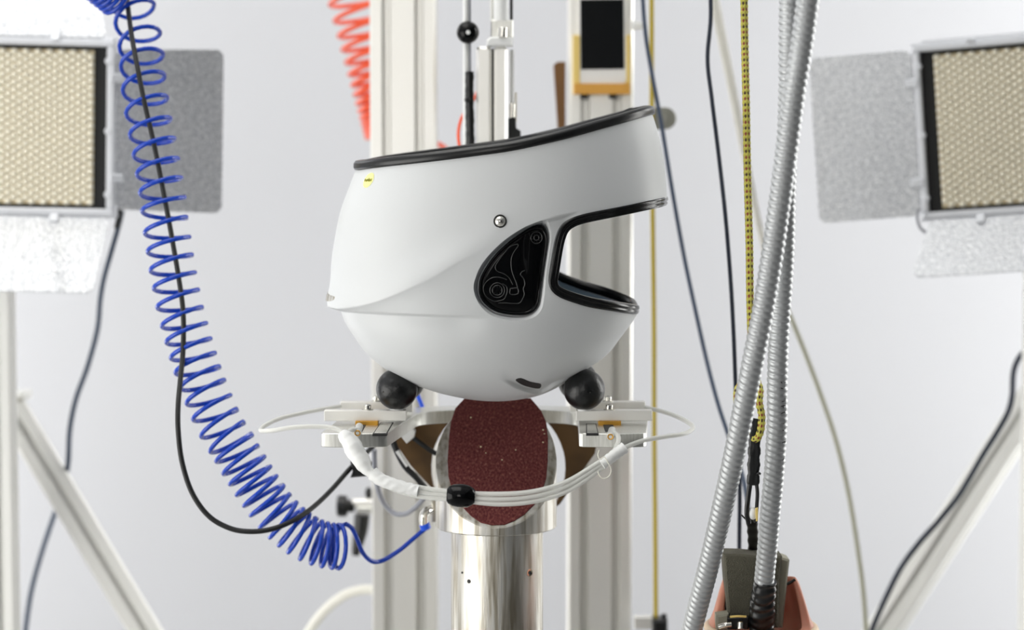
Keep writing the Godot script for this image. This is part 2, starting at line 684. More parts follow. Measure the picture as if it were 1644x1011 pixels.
func relief(px: float, py: float) -> float:
	var d := 0.0
	if px < 860 and py > 330:
		var yb := 498.0 + 0.03 * (px - 540)
		var ya := minf(crease(px), yb - 4)
		var amp := 0.0074 * (1.0 - smoothstep(640.0, 860.0, px))
		var low := amp * 0.12
		if py <= ya:
			var q := (ya - py) / lerpf(45.0, 34.0, smoothstep(560.0, 720.0, px))
			d += amp * exp(-q * q)
		elif py <= yb:
			var t := (py - ya) / (yb - ya)
			d += lerpf(amp, low, pow(t, 0.8))
		else:
			var amp2 := 0.0042 * (1.0 - smoothstep(725.0, 790.0, px))
			var e := py - yb
			d += lerpf(low, -amp2, smoothstep(0.0, 5.0, e)) * (1.0 - smoothstep(6.0, 66.0, e))
	if px > 830 and px < 935 and py > 335 and py < 485:
		var l1 := 349.0 - (px - 881.0) * (0.35 if px < 881 else 0.25)
		var k := smoothstep(0.0, 4.5, py - l1) * smoothstep(835.0, 858.0, px) * (1.0 - smoothstep(420.0, 480.0, py)) * (1.0 - smoothstep(905.0, 932.0, px))
		d -= 0.0050 * k
	if px > 790 and px < 930 and py > 590:          # lip of the scoop behind the front vent
		var e := py - scoop.at(px)
		var k := smoothstep(800.0, 835.0, px) * (1.0 - smoothstep(885.0, 925.0, px))
		if e < 1.5:
			d -= 0.0036 * k * exp(-pow(minf(0.0, e) / 15.0, 2.0)) * (1.0 - smoothstep(-0.5, 1.5, e))
	return d

func sd(p: Vector2, poly: PackedVector2Array) -> float:    # negative inside
	var best := 1e9
	var ins := false
	var n := poly.size()
	var j := n - 1
	for i in n:
		var a := poly[i]
		var b := poly[j]
		var e := b - a
		var w := p - a
		best = minf(best, (w - e * clampf(w.dot(e) / e.length_squared(), 0.0, 1.0)).length_squared())
		if (a.y > p.y) != (b.y > p.y) and p.x < (b.x - a.x) * (p.y - a.y) / (b.y - a.y) + a.x:
			ins = not ins
		j = i
	return -sqrt(best) if ins else sqrt(best)

func rim_y(x: float) -> float:
	return rim.at(x)

# the shell or the liner: rows from the rim to the crown; returns [positions, photo pixels of each point mirrored to the near side]
func helmet_grid(nr: int, nt: int, inset: float, drop: float) -> Array:
	var rows := []
	for i in nr + 1:
		var row := PackedVector3Array()
		for j in nt:
			row.append(helmet_point(float(i) / nr, TAU * j / nt, inset, drop))
		rows.append(row)
	return rows

func helmet_point(q: float, th: float, inset: float, drop: float) -> Vector3:
	var ct := cos(th)
	var st := sin(th)
	var ex := signf(ct) * pow(absf(ct), 2.0 / HN)
	var ez := signf(st) * pow(absf(st), 2.0 / HN)
	var k := 1.0 - sin(q * PI / 2)
	var py := 230.0
	var x := 0.0
	var s := []
	for it in 5:
		s = section(py)
		x = s[0] + maxf(0.0, s[1] - inset) * ex
		var top := rim_y(x) - drop
		var y := lerpf(lut[0][3] + inset, top, k)
		py = proj(Vector3(0, y, 0)).y
		if q == 0.0 and it == 4:
			return Vector3(x, y, maxf(0.0, s[2] - inset) * ez)
		if it == 4:
			return Vector3(x, y, maxf(0.0, s[2] - inset) * ez)
	return Vector3.ZERO

func clipped(rows: Array, use_relief: bool, fields: Array, sign_out := 1.0) -> B:
	var h := rows.size()
	var w: int = rows[0].size()
	var base := B.new()
	base.grid(rows, true)
	var nv := base.v
	# orientation: normals must point away from the middle
	var flip := false
	var probe := (h / 3) * w + w / 4
	if (base.n[probe].z < 0) == (base.v[probe].z > 0):
		flip = true
	var pix := PackedVector2Array()
	for i in nv.size():
		var p := nv[i]
		pix.append(proj(Vector3(p.x, p.y, absf(p.z))))
	if use_relief:
		for i in nv.size():
			var d := relief(pix[i].x, pix[i].y)
			if d != 0.0:
				nv[i] += base.n[i] * (-d if flip else d)
	var moved := []
	for i in h:
		moved.append(nv.slice(i * w, i * w + w))
	var g := B.new()
	g.grid(moved, true, flip != (sign_out < 0))
	for poly in fields:
		var lo := Vector2.INF
		var hi := -Vector2.INF
		for q in poly:
			lo = lo.min(q)
			hi = hi.max(q)
		lo -= Vector2.ONE * 8
		hi += Vector2.ONE * 8
		var f := PackedFloat32Array()
		for i in g.v.size():
			var p := g.v[i]
			var q := pix[i] if i < pix.size() else proj(Vector3(p.x, p.y, absf(p.z)))
			f.append(8.0 if q.x < lo.x or q.y < lo.y or q.x > hi.x or q.y > hi.y else sd(q, poly))
		g = cut(g, f)
	return g

func cut(g: B, f: PackedFloat32Array) -> B:
	var o := B.new()
	o.v = g.v.duplicate()
	o.n = g.n.duplicate()
	var made := {}
	for t in range(0, g.ix.size(), 3):
		var id := [g.ix[t], g.ix[t + 1], g.ix[t + 2]]
		var keep := 0
		for k in 3:
			if f[id[k]] > 0:
				keep += 1
		if keep == 0:
			continue
		if keep == 3:
			o.ix.append_array(PackedInt32Array(id))
			continue
		var poly := []
		for k in 3:
			var a: int = id[k]
			var b: int = id[(k + 1) % 3]
			if f[a] > 0:
				poly.append(a)
			if (f[a] > 0) != (f[b] > 0):
				var key := Vector2i(mini(a, b), maxi(a, b))
				if not made.has(key):
					var s := f[a] / (f[a] - f[b])
					made[key] = o.v.size()
					o.v.append(g.v[a].lerp(g.v[b], s))
					o.n.append(g.n[a].lerp(g.n[b], s).normalized())
				poly.append(made[key])
		for k in range(1, poly.size() - 1):
			o.ix.append_array(PackedInt32Array([poly[0], poly[k], poly[k + 1]]))
	return o

func mirrored(b: B) -> B:
	var o := B.new()
	for p in b.v:
		o.v.append(Vector3(p.x, p.y, -p.z))
	for p in b.n:
		o.n.append(Vector3(p.x, p.y, -p.z))
	for t in range(0, b.ix.size(), 3):
		o.ix.append_array(PackedInt32Array([b.ix[t], b.ix[t + 2], b.ix[t + 1]]))
	return o

func joined(b: B, more: B) -> void:
	var s := b.v.size()
	b.v.append_array(more.v)
	b.n.append_array(more.n)
	for i in more.ix:
		b.ix.append(i + s)

func helmet() -> void:
	helmet_tables()
	# rim of the neck opening, from the near edge of the shell
	var rp := []
	for e in [[577, 273], [600, 268.5], [624, 265], [688, 257], [764, 247], [820, 239], [877, 227], [915, 218], [952, 208], [990, 198], [1028, 188], [1043, 184.5]]:
		var p := hit(e[0], e[1])
		rp.append([p.x, p.y])
	rim = Spline.new(rp, 1)
	var eye_near := smooth2([[1066, 319.5], [1058, 321], [1040, 324], [1010, 329.5], [980, 335], [955, 339.5], [934, 344], [917, 350], [903, 361], [895, 380], [890, 405], [886, 430], [883, 449], [886, 462], [897, 472], [915, 479.5], [935, 486], [952, 490.5], [985, 496.5], [1005, 500.5], [1016, 502.5], [1022, 503.5]], 4)
	eye = eye_near.duplicate()
	eye.append(Vector2(1200, 530))
	eye.append(Vector2(1200, 300))
	var outer := [[881, 352], [887, 374], [884, 403], [878, 443], [873.5, 477], [869.5, 494], [860, 505], [843, 511.5], [820, 511.5], [792, 505], [774.5, 492], [764.5, 476], [760.5, 460], [763, 445], [772.5, 423], [790, 401], [812, 381], [838, 364], [860, 354.5], [873, 350.5]]
	var inner := [[878, 360.5], [883.5, 376], [881, 403], [875, 440], [870, 468], [866.5, 489], [858, 501], [845, 506.5], [819, 506], [795, 500], [777.5, 487], [769, 473], [767.5, 460], [770.5, 443], [783.5, 420], [800, 400], [821, 381.5], [842, 367.5], [858, 359.5], [869, 357.5]]
	pocket = smooth2(outer, 5, true)
	plate_line = smooth2(inner, 5, true)

	var root := thing("motorcycle_helmet", P(795, 645, 0), "white full-face motorcycle helmet upside down on the maroon grit block", "helmet")
	var rows := helmet_grid(250, 460, 0.0, 0.0)
	var shell := clipped(rows, true, [eye, pocket])
	# walls of the pocket for the side plate
	var wall_rows := []
	var steps := 6
	var rings := []
	for k in steps + 1:
		rings.append(PackedVector3Array())
	for i in pocket.size():
		var a := pocket[i]
		var b := plate_line[i]
		var na := hit_normal(a.x, a.y)
		var nb := hit_normal(b.x, b.y)
		for k in steps + 1:
			var t := float(k) / steps
			var q := a.lerp(b, t)
			var base := hit(q.x, q.y) + na.lerp(nb, t).normalized() * (relief(q.x, q.y) - 0.0112 * (0.15 * smoothstep(0.0, 1.0, t) + 0.85 * t))
			rings[k].append(base)
	for k in steps + 1:
		wall_rows.append(rings[k])
	var wall := B.new()
	wall.grid(wall_rows, true)
	if wall.n[3 * pocket.size() + 20].z < 0:
		wall = B.new()
		wall.grid(wall_rows, true, true)
	joined(shell, wall)
	joined(shell, mirrored(wall))
	part(root, "shell", shell, M["shell"])

	# darker strip painting shade on the rear and upper wall of the pocket
	var shade_rows := []
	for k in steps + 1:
		shade_rows.append(PackedVector3Array())
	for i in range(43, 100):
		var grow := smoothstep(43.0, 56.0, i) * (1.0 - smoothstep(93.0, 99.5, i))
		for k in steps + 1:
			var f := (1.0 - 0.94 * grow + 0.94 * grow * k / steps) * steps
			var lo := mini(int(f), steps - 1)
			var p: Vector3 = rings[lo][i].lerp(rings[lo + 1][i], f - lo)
			shade_rows[k].append(p + hit_normal(plate_line[i].x, plate_line[i].y) * 0.0004)
	var shade_strip := B.new()
	shade_strip.grid(shade_rows, false)
	if shade_strip.n[3 * shade_rows[0].size() + 20].z < 0:
		shade_strip = B.new()
		shade_strip.grid(shade_rows, false, true)
	part(root, "pocket_shade", shade_strip, mat("shade_strip", Color(0.62, 0.635, 0.65), 0.75), "dark grey strip of painted shade behind the pivot plate")
	part(root, "pocket_shade", mirrored(shade_strip), M["shade_strip"])

	# padded liner, seen through the visor opening
	var lrows := helmet_grid(90, 150, 0.011, 0.0)
	part(root, "liner", clipped(lrows, false, [eye, pocket], -1.0), M["liner"], "dark blue-grey padded lining")

	# rim trim and neck roll
	var m := 240
	var loop := PackedVector3Array()
	var nor := PackedVector3Array()
	for j in m:
		loop.append(helmet_point(0.0, TAU * j / m, 0.0, 0.0))
	for j in m:
		var t := (loop[(j + 1) % m] - loop[(j - 1 + m) % m]).normalized()
		nor.append(t.cross(Vector3.UP).normalized())
	var lean := 1.0
	if nor[m / 4].z < 0:
		lean = -1.0
	var prof := [[-0.0005, -0.001], [0.0016, -0.0006], [0.0026, 0.0014], [0.0024, 0.0052], [0.0008, 0.0078], [-0.0025, 0.0086], [-0.006, 0.0072], [-0.0066, 0.002], [-0.006, -0.006], [-0.0008, -0.006]]
	var trim_rows := []
	for j in m:
		var row := PackedVector3Array()
		for e in prof:
			row.append(loop[j] + nor[j] * (lean * e[0]) + Vector3.UP * e[1])
		trim_rows.append(row)
	var b := B.new()
	b.grid(trim_rows, true, false, null, true)
	part(root, "rim_trim", b, M["rubber"], "black rubber edge trim")
	var roll := PackedVector3Array()
	for j in range(0, m, 2):
		var x: float = loop[j].x
		var puff := 0.0012 * exp(-pow((x - 0.02) / 0.06, 2)) + 0.0007 * sin(j * 0.42) + 0.0012 * sin(j * 0.11 + 1.0)
		roll.append(loop[j] - nor[j] * lean * 0.0145 + Vector3.UP * (puff - 0.0045))
	b = B.new()
	b.tube(roll, 0.0095, 14, true)
	part(root, "neck_roll", b, M["padding"], "padded black neck roll")

	# visor gasket: a grooved rubber profile round the eye opening
	var near := PackedVector3Array()
	var nn := PackedVector3Array()
	var pts := PackedVector2Array()
	for i in eye_near.size():
		pts.append(eye_near[i])
	var count := pts.size()
	for i in count:
		var p := pts[i]
		if i == 0 or i == count - 1:
			var s := section(p.y)
			near.append(Vector3(s[0] + s[1], P(CX, p.y, 0).y, 0))
			nn.append(Vector3.RIGHT)
			continue
		near.append(hit(p.x, p.y))
		nn.append(hit_normal(p.x, p.y))
	var gl := PackedVector3Array()
	var gn := PackedVector3Array()
	for i in count:
		gl.append(near[i])
		gn.append(nn[i])
	for i in range(count - 2, 0, -1):
		gl.append(Vector3(near[i].x, near[i].y, -near[i].z))
		gn.append(Vector3(nn[i].x, nn[i].y, -nn[i].z))
	# even spacing
	var el := PackedVector3Array()
	var en := PackedVector3Array()
	var acc := 0.0
	for i in gl.size():
		var a := gl[i]
		var c := gl[(i + 1) % gl.size()]
		var l := a.distance_to(c)
		while acc < l:
			el.append(a.lerp(c, acc / l))
			en.append(gn[i].lerp(gn[(i + 1) % gl.size()], acc / l).normalized())
			acc += 0.0028
		acc -= l
	var gm := el.size()
	for pass_ in 2:
		var sm := en.duplicate()
		var sp := el.duplicate()
		for i in gm:
			sm[i] = (en[(i - 1 + gm) % gm] + en[i] * 2 + en[(i + 1) % gm]).normalized()
			sp[i] = (el[(i - 1 + gm) % gm] + el[i] * 2 + el[(i + 1) % gm]) / 4.0
		en = sm
		el = sp
	var mid := Vector3.ZERO
	for p in el:
		mid += p / gm
	var gp := [[-0.0012, -0.0005], [-0.0012, 0.0010], [0.0008, 0.0019], [0.0026, 0.0016], [0.0034, 0.0002], [0.0042, 0.0012], [0.0060, 0.0013], [0.0070, 0.0002], [0.0074, 0.0004], [0.0079, -0.0010], [0.0079, -0.0042], [-0.0012, -0.0050]]
	var grows := []
	var sgn := 0.0
	for i in gm:
		var t := (el[(i + 1) % gm] - el[(i - 1 + gm) % gm]).normalized()
		var inw := t.cross(en[i]).normalized()
		if sgn == 0.0:
			sgn = 1.0
			var k := gm / 3
			var tk := (el[(k + 1) % gm] - el[k - 1]).normalized()
			var ik := tk.cross(en[k])
			if ik.dot(P(960, 410, 0.1) - el[k]) < 0:
				sgn = -1.0
		var row := PackedVector3Array()
		for e in gp:
			row.append(el[i] + inw * (sgn * e[0]) + en[i] * e[1])
		grows.append(row)
	b = B.new()
	b.grid(grows, true, sgn < 0, null, true)
	part(root, "visor_gasket", b, M["gasket"], "grooved black rubber gasket of the eye opening")

	# side plate
	var centre := Vector2(828, 440)
	var plate := plate_patch(centre)
	var pl := part(root, "side_plate", plate, M["gloss black"], "glossy black pivot plate")
	part(root, "side_plate", mirrored(plate), M["gloss black"])
	var lines := [
		[[831, 389], [819, 393], [809.7, 403.5], [801, 415], [795.4, 425], [798.5, 433], [809.7, 437.5], [818, 444], [824, 455]],
		[[831, 389], [832.5, 392], [826, 401], [822, 410], [821, 420], [822.4, 432], [826, 443], [830, 453], [832.5, 463]],
		[[814, 447], [806, 444], [797.5, 442.7], [788, 444.5], [779.5, 451.5], [776, 460.5], [778, 470], [784.4, 477.5], [794, 482], [803, 481], [810, 478], [813.5, 471], [815, 464], [813, 457], [806, 453]],
		[[843.7, 432], [838, 435], [836.6, 439], [842, 446], [843.7, 454.6], [841.3, 462], [843, 470], [840.7, 477], [835.4, 485], [826, 486], [813, 485], [800, 485]],
		[[820, 461.5], [832, 461], [832, 470], [820, 470.5], [820, 461.5]],
	]
	for r in [[798.6, 464, 12.0], [798.6, 464, 8.0], [863.6, 379, 9.5], [863.6, 379, 4.2]]:
		var ring := []
		for k in 17:
			ring.append([r[0] + r[2] * cos(TAU * k / 16), r[1] + r[2] * sin(TAU * k / 16)])
		lines.append(ring)
	for l in lines:
		var q := smooth2(l, 4)
		var w := PackedVector3Array()
		for p in q:
			w.append(surf(p.x, p.y, -0.0049))
		b = B.new()
		b.tube(w, 0.00062, 8)
		part(pl, "raised_line", b, M["gloss line"])
	for r in [[798.6, 464, 6.0, 8], [863.6, 379, 7.0, 9]]:
		for k in r[3]:
			var an: float = TAU * k / r[3]
			b = B.new()
			b.ball(surf(r[0] + r[2] * cos(an), r[1] + r[2] * sin(an), -0.0051), Vector3.ONE * 0.0008, 10, 6)
			part(pl, "raised_dot", b, M["gloss black"])

	# chrome rivet; dark ring painted as the shade of its recess
	var rc := surf(803, 352.5)
	var rn := hit_normal(803, 352.5)
	b = B.new()
	b.lathe([[0.0035, 0.0003], [0.0064, 0.0003], [0.0062, -0.002], [0.0035, -0.002]], rc, rn, 28)
	part(root, "rivet_shade_ring", b, M["slot dark"])
	b = B.new()
	b.lathe([[0.0052, -0.001], [0.0051, 0.0008], [0.0044, 0.0021], [0.0030, 0.0031], [0.0015, 0.0036], [0.0, 0.0037]], rc, rn, 28)
	part(root, "rivet", b, M["chrome"], "domed chrome rivet")

	# vents
	b = B.new()
	patch(b, [[828, 612.5], [836.5, 607], [852, 613.5], [869, 618], [868.5, 629], [852, 626.5], [838, 621.5]], 0.0003, 0.0006)
	part(root, "front_vent", b, M["slot dark"], "black slot of the brow vent")
	b = B.new()
	patch(b, [[533.5, 470.5], [540, 474.5], [547, 476.5], [546, 481.5], [540, 484], [532.5, 483]], 0.0005, 0.0008)
	part(root, "rear_vent", b, M["worn steel"], "small grey slit of the rear vent")

	# round yellow inspection sticker, seen at a slant
	var sk := []
	for k in 28:
		var an := TAU * k / 28
		var e := Vector2(0.50, -0.866) * (13.4 * cos(an)) + Vector2(0.866, 0.50) * (6.3 * sin(an))
		sk.append([592.5 + e.x, 289.2 + e.y])
	b = B.new()
	patch(b, sk, 0.0003, 0.0)
	var st := part(root, "sticker", b, M["sticker"], "round pale yellow sticker")
	for w in [[[586.5, 291.5], [587.5, 287.5], [589, 291.5], [590, 287.8]], [[590.5, 291.3], [591.5, 287.6], [592.5, 291.0], [593.5, 286.0], [593.8, 291.2]], [[594.5, 290.8], [595.5, 287], [596.5, 290.5], [598, 286.3]]]:
		var q := PackedVector3Array()
		for e in w:
			q.append(surf(e[0], e[1], 0.0005))
		b = B.new()
		b.tube(q, 0.00045, 6)
		part(st, "lettering", b, M["sticker ink"])
	roll_helmet(root)

func roll_helmet(root: Node3D) -> void:
	var pivot := Vector3(0, AIM_Y, 0.06)
	var r := Basis(Vector3.RIGHT, deg_to_rad(1.4))
	root.transform = Transform3D(r, pivot + r * (root.position - pivot))

# a patch lying on the near side of the helmet: outline in pixels, lifted above the surface, with an edge that turns down
func patch(b: B, outline: Array, lift: float, edge: float) -> void:
	var c := Vector2.ZERO
	for e in outline:
		c += Vector2(e[0], e[1]) / outline.size()
	var pts := smooth2(outline, 3, true) if outline.size() < 20 else smooth2(outline, 1, true)
	var rows := []
	for r in [1.0, 0.98, 0.9, 0.6, 0.3, 0.0]:
		var row := PackedVector3Array()
		for p in pts:
			var q := c.lerp(p, r)
			row.append(surf(q.x, q.y, lift - (edge if r == 1.0 else 0.0)))
		rows.append(row)
	var g := B.new()
	g.grid(rows, true)
	if g.n[4 * pts.size() / 2].z < 0:
		g = B.new()
		g.grid(rows, true, true)
	joined(b, g)

func plate_patch(c: Vector2) -> B:
	var rows := []
	var prof := [[1.0, -0.0092], [0.995, -0.0064], [0.975, -0.0042], [0.945, -0.0040], [0.915, -0.0044], [0.90, -0.0058], [0.885, -0.0059], [0.86, -0.0052], [0.8, -0.0050], [0.7, -0.0050], [0.6, -0.0050], [0.5, -0.0050], [0.38, -0.0050], [0.25, -0.0050], [0.12, -0.0050], [0.0, -0.0050]]
	for e in prof:
		var row := PackedVector3Array()
		for p in plate_line:
			var q := c.lerp(p, e[0])
			row.append(surf(q.x, q.y, e[1]))
		rows.append(row)
	var g := B.new()
	g.grid(rows, true)
	if g.n[9 * plate_line.size()].z < 0:
		g = B.new()
		g.grid(rows, true, true)
	return g

# ------------------------------------------------------------------ horseshoe plate, bars and support balls
var plate_y := 0.0
const RING_X := -0.0195

func horseshoe() -> void:
	plate_y = P(621, 694.7, 0.105).y
	var out := PackedVector2Array()       # local y is -z
	var inn := [[0.092, 0.100], [0.0905, 0.108]]
	# right arm from its inner front corner round to the left arm
	var half := []
	half.append([0.0925, 0.104])
	half.append([0.096, 0.1075])
	for k in 7:
		var t := k / 6.0
		half.append([lerpf(0.102, 0.149, t), 0.1085 + 0.003 * sin(t * PI)])
	half.append([0.1545, 0.107])
	half.append([0.157, 0.103])
	half.append([0.157, 0.0])
	for k in range(1, 13):
		var an := PI / 2 * k / 12.0
		half.append([0.157 * cos(an), -0.01 - 0.128 * sin(an)])
	var inner := [[0.092, 0.098], [0.084, -0.050]]
	for k in range(1, 13):
		var an := PI / 2 * k / 12.0
		inner.append([0.083 * cos(an), -0.056 - 0.042 * sin(an)])
	for e in half:
		out.append(Vector2(e[0], -e[1]))
	for k in range(half.size() - 2, -1, -1):
		out.append(Vector2(-half[k][0], -half[k][1]))
	for e in inner:
		out.append(Vector2(-e[0], -e[1]))
	for k in range(inner.size() - 2, -1, -1):
		out.append(Vector2(inner[k][0], -inner[k][1]))
	for i in out.size():
		out[i].x += 0.078 * out[i].y
	var at := Vector3(RING_X, plate_y, 0)
	var root := thing("horseshoe_plate", at - Vector3(0, 0.0135, 0), "machined aluminium horseshoe plate around the anvil, its two arms carrying the bars", "support plate")
	var b := B.new()
	b.prism(out, flat_up(at), 0.0135, 0.0006)
	part(root, "plate", b, M["machined"])
	# slots let into the arms, and the rulers beside them
	for q in [[[598, 697.0], [611, 678], [632, 678], [621, 697.0]], [[941, 696.5], [941, 680], [957, 680], [961, 696.5]]]:
		for k in 2:
			b = B.new()
			var pts := []
			var cc := Vector3.ZERO
			for e in q:
				var w := on_plane(e[0], e[1], Vector3(0, plate_y, 0), Vector3.UP)
				pts.append(w)
				cc += w / 4
			var poly := PackedVector2Array()
			for w in pts:
				var v: Vector3 = (w - cc) * (1.0 if k == 0 else 0.84)
				poly.append(Vector2(v.x, -v.z))
			b.prism(poly, flat_up(cc + Vector3.UP * (0.0003 + 0.0004 * k)), 0.002, 0.0001)
			part(root, "slot" if k == 0 else "slide", b, M["slot dark" if k == 0 else "machined"])
	for q in [[575, 690, 0.055], [979, 690, 0.055]]:
		b = B.new()
		var w := on_plane(q[0], q[1], Vector3(0, plate_y, 0), Vector3.UP)
		b.box(place(w + Vector3(0, 0.0002, -0.012)), Vector3(0.010, 0.001, 0.05), 0.0002)
		part(root, "groove", b, M["slot dark"])
	# bars, each with a bolt and a brass spacer
	var spots := [
		[520.5, 652, 0.030, "aluminium bar with a round-headed bolt under the left front black ball", 590, 590],
		[925, 1047, 0.030, "aluminium bar with a round-headed bolt under the right front black ball", 978, 978],
		[546, 662, -0.047, "rear left aluminium bar, half hidden behind the bar with the left front ball", 604, 600],
		[915, 1036, -0.047, "rear right aluminium bar, half hidden behind the bar with the right front ball", 976, 976]]
	var top := P(590, 658.6, 0.036).y
	for s in spots:
		var x0 := P(s[0], 660, s[2] + 0.006).x
		var x1 := P(s[1], 660, s[2] + 0.006).x
		var o := Vector3((x0 + x1) / 2, plate_y + 0.0035, s[2])
		var bar := thing("support_bar", o, s[3], "metal bar", "bars on the horseshoe plate")
		b = B.new()
		var bh := top - o.y
		b.box(place(o + Vector3(0, bh / 2, 0)), Vector3(x1 - x0, bh, 0.014), 0.0004)
		part(bar, "bar", b, M["plain aluminium"])
		b = B.new()
		var bx := P(s[4], 655, s[2]).x
		b.lathe([[0.0, 0.0], [0.0036, 0.0], [0.0036, 0.0046], [0.0031, 0.0052], [0.0018, 0.0052], [0.0018, 0.003], [0.0, 0.003]], Vector3(bx, top, s[2]), Vector3.UP, 20)
		part(bar, "bolt", b, M["chrome"])
		b = B.new()
		b.lathe([[0.0036, 0.0], [0.0058, 0.0], [0.0058, 0.0006], [0.0036, 0.0008]], Vector3(bx, top, s[2]), Vector3.UP, 20)
		part(bar, "washer", b, M["worn steel"])
		b = B.new()
		bx = P(s[5], 678, s[2]).x
		b.box(place(Vector3(bx, plate_y + 0.0018, s[2] + 0.004)), Vector3(0.0225, 0.0046, 0.020), 0.0004)
		part(bar, "spacer", b, M["brass"], "brass spacer")
	# balls
	var where := [[P(637, 624.5, 0.030), "left front black rubber ball, touching the helmet's crown on the left"], [P(938, 623, 0.034), "right front black rubber ball, with a bright spot at its upper right"],
		[Vector3(P(637, 624.5, 0.030).x + 0.004, 0, -0.052), "rear black rubber ball, mostly hidden behind the left front ball"], [Vector3(P(938, 623, 0.030).x - 0.004, 0, -0.052), "rear black rubber ball hidden behind the right front ball"]]
	var r: float = where[0][0].y - top
	var proto: Node3D
	for i in 4:
		var p: Vector3 = where[i][0]
		p.y = top + r
		if i == 0:
			proto = thing("rubber_ball", p - Vector3.UP * r, where[i][1], "ball", "black support balls")
			b = B.new()
			b.ball(p, Vector3.ONE * r, 48, 30)
			part(proto, "ball", b, M["ball rubber"])
			b = B.new()
			b.lathe([[0.0, -0.0005], [0.007, -0.0005], [0.0066, 0.0016], [0.0045, 0.0018]], p - Vector3.UP * r, Vector3.UP, 24)
			part(proto, "glue", b, M["tape white"])
			b = B.new()
			b.ball(p + Vector3(-0.0125, -0.001, 0.0162).normalized() * (r - 0.0001), Vector3.ONE * 0.0008, 10, 6)
			part(proto, "pinhole", b, M["slot dark"])
		else:
			var d: Node3D = proto.duplicate()
			d.name = numbered("rubber_ball")
			add_child(d)
			d.position = p - Vector3.UP * r
			d.rotation.y = [0.0, 0.9, 2.0, 3.1][i]
			tag(d, where[i][1], "ball", "black support balls")

# ------------------------------------------------------------------ anvil
func anvil() -> void:
	var o := P(796.5, 850, 0.0)
	var r := 98.0 * mpp(0.0)
	var y0 := P(796, 847, 0.0615).y
	var y1 := P(796, 637, -0.0615).y
	var yb := P(796, 861, 0.0615).y
	var zc := 0.0
	var root := thing("impact_anvil", Vector3(o.x, yb, zc), "steel anvil cut at a slant and faced with maroon grit paper, below the helmet", "anvil")
	var segs := 72
	var rows := [PackedVector3Array(), PackedVector3Array(), PackedVector3Array(), PackedVector3Array(), PackedVector3Array()]
	var ym := (y0 + y1) / 2
	var sl := (y1 - y0) / (2 * r)
	for j in segs:
		var an := TAU * j / segs
		var e := Vector3(cos(an), 0, -sin(an))
		var c := Vector3(o.x, 0, zc)
		var h := ym + sl * -(e.z * r)
		rows[0].append(c + e * (r - 0.001) + Vector3.UP * yb)
		rows[1].append(c + e * r + Vector3.UP * (yb + 0.001))
		rows[2].append(c + e * r + Vector3.UP * (h - 0.0008))
		rows[3].append(c + e * (r - 0.0008) + Vector3.UP * (ym + sl * -(e.z * (r - 0.0008))))
		rows[4].append(c + Vector3.UP * ym)
	var b := B.new()
	b.grid([rows[0], rows[1]], true)
	b.grid([rows[1], rows[2]], true)
	b.grid([rows[2], rows[3]], true)
	b.grid([rows[3], rows[4]], true)
	var under: Array = Array(rows[0])
	under.reverse()
	b.face(under)
	part(root, "collar", b, M["worn steel"])
	# grit paper glued to the slanting face
	var n := Vector3(0, 1, sl).normalized()
	var at := Vector3(o.x, ym, zc)
	var ux := Vector3.RIGHT
	var uy := n.cross(ux)
	var poly := PackedVector2Array()
	for e in [[721, 700], [718.5, 740], [720, 765], [727, 790], [741, 812], [756, 828], [772, 839], [790, 843], [810, 842.5], [826, 836], [842, 826], [858, 810], [870, 791], [877, 768], [879.5, 740], [880, 705], [877, 678], [869, 660], [852, 640], [746, 640], [731, 656], [724, 678]]:
		var w := on_plane(e[0], e[1], at, n) - at
		poly.append(Vector2(w.dot(ux), w.dot(uy)))
	b = B.new()
	b.prism(poly, Transform3D(Basis(ux, uy, n), at + n * 0.0012), 0.0014, 0.0003)
	part(root, "grit_paper", b, M["grit"], "maroon grit paper")
	for e in [[872, 690, 0.0009], [874, 696, 0.0007], [872, 710, 0.0008], [772, 717, 0.001], [780, 727, 0.0006], [756, 670, 0.0009], [806, 738, 0.0008], [828, 722, 0.0007]]:
		b = B.new()
		b.ball(on_plane(e[0], e[1], at + n * 0.0013, n), Vector3.ONE * e[2], 8, 5)
		part(root, "fleck", b, M["led board"])
	# column under it
	var cr := 74.5 * mpp(0.0)
	var cx := P(798, 900, 0).x
	var col := thing("anvil_column", Vector3(cx, 0, zc), "bare steel tube column standing under the slanted anvil", "column")
	b = B.new()
	b.lathe([[0, 0], [cr, 0], [cr, yb - 0.0005], [cr - 0.004, yb], [0, yb]], Vector3(cx, 0, zc), Vector3.UP, 64)
	part(col, "tube", b, M["worn steel"])
	b = B.new()
	b.lathe([[0, 0], [0.11, 0], [0.11, 0.016], [0.108, 0.018], [cr, 0.018]], Vector3(cx, 0, zc), Vector3.UP, 48)
	part(col, "foot_flange", b, M["worn steel"])
	for e in [[742, 919, 0.0011, 0], [753, 933, 0.0021, 0], [850, 919, 0.0030, 1]]:
		var x := P(e[0], e[1], 0.04).x - cx
		var z := sqrt(cr * cr - x * x)
		var q := P(e[0], e[1], z)
		var nr := Vector3(x, 0, z).normalized()
		b = B.new()
		b.lathe([[0.0, 0.0002], [e[2] * 0.6, 0.0002], [e[2], 0.0004], [e[2], -0.003]], q, nr, 18)
		part(col, "screw" if e[3] else "hole", b, M["slot dark"])
		if e[3]:
			b = B.new()
			b.lathe([[e[2] * 0.7, 0.0004], [e[2] * 1.25, 0.0005], [e[2] * 1.3, -0.001]], q, nr, 18)
			part(col, "screw_rim", b, M["chrome"])

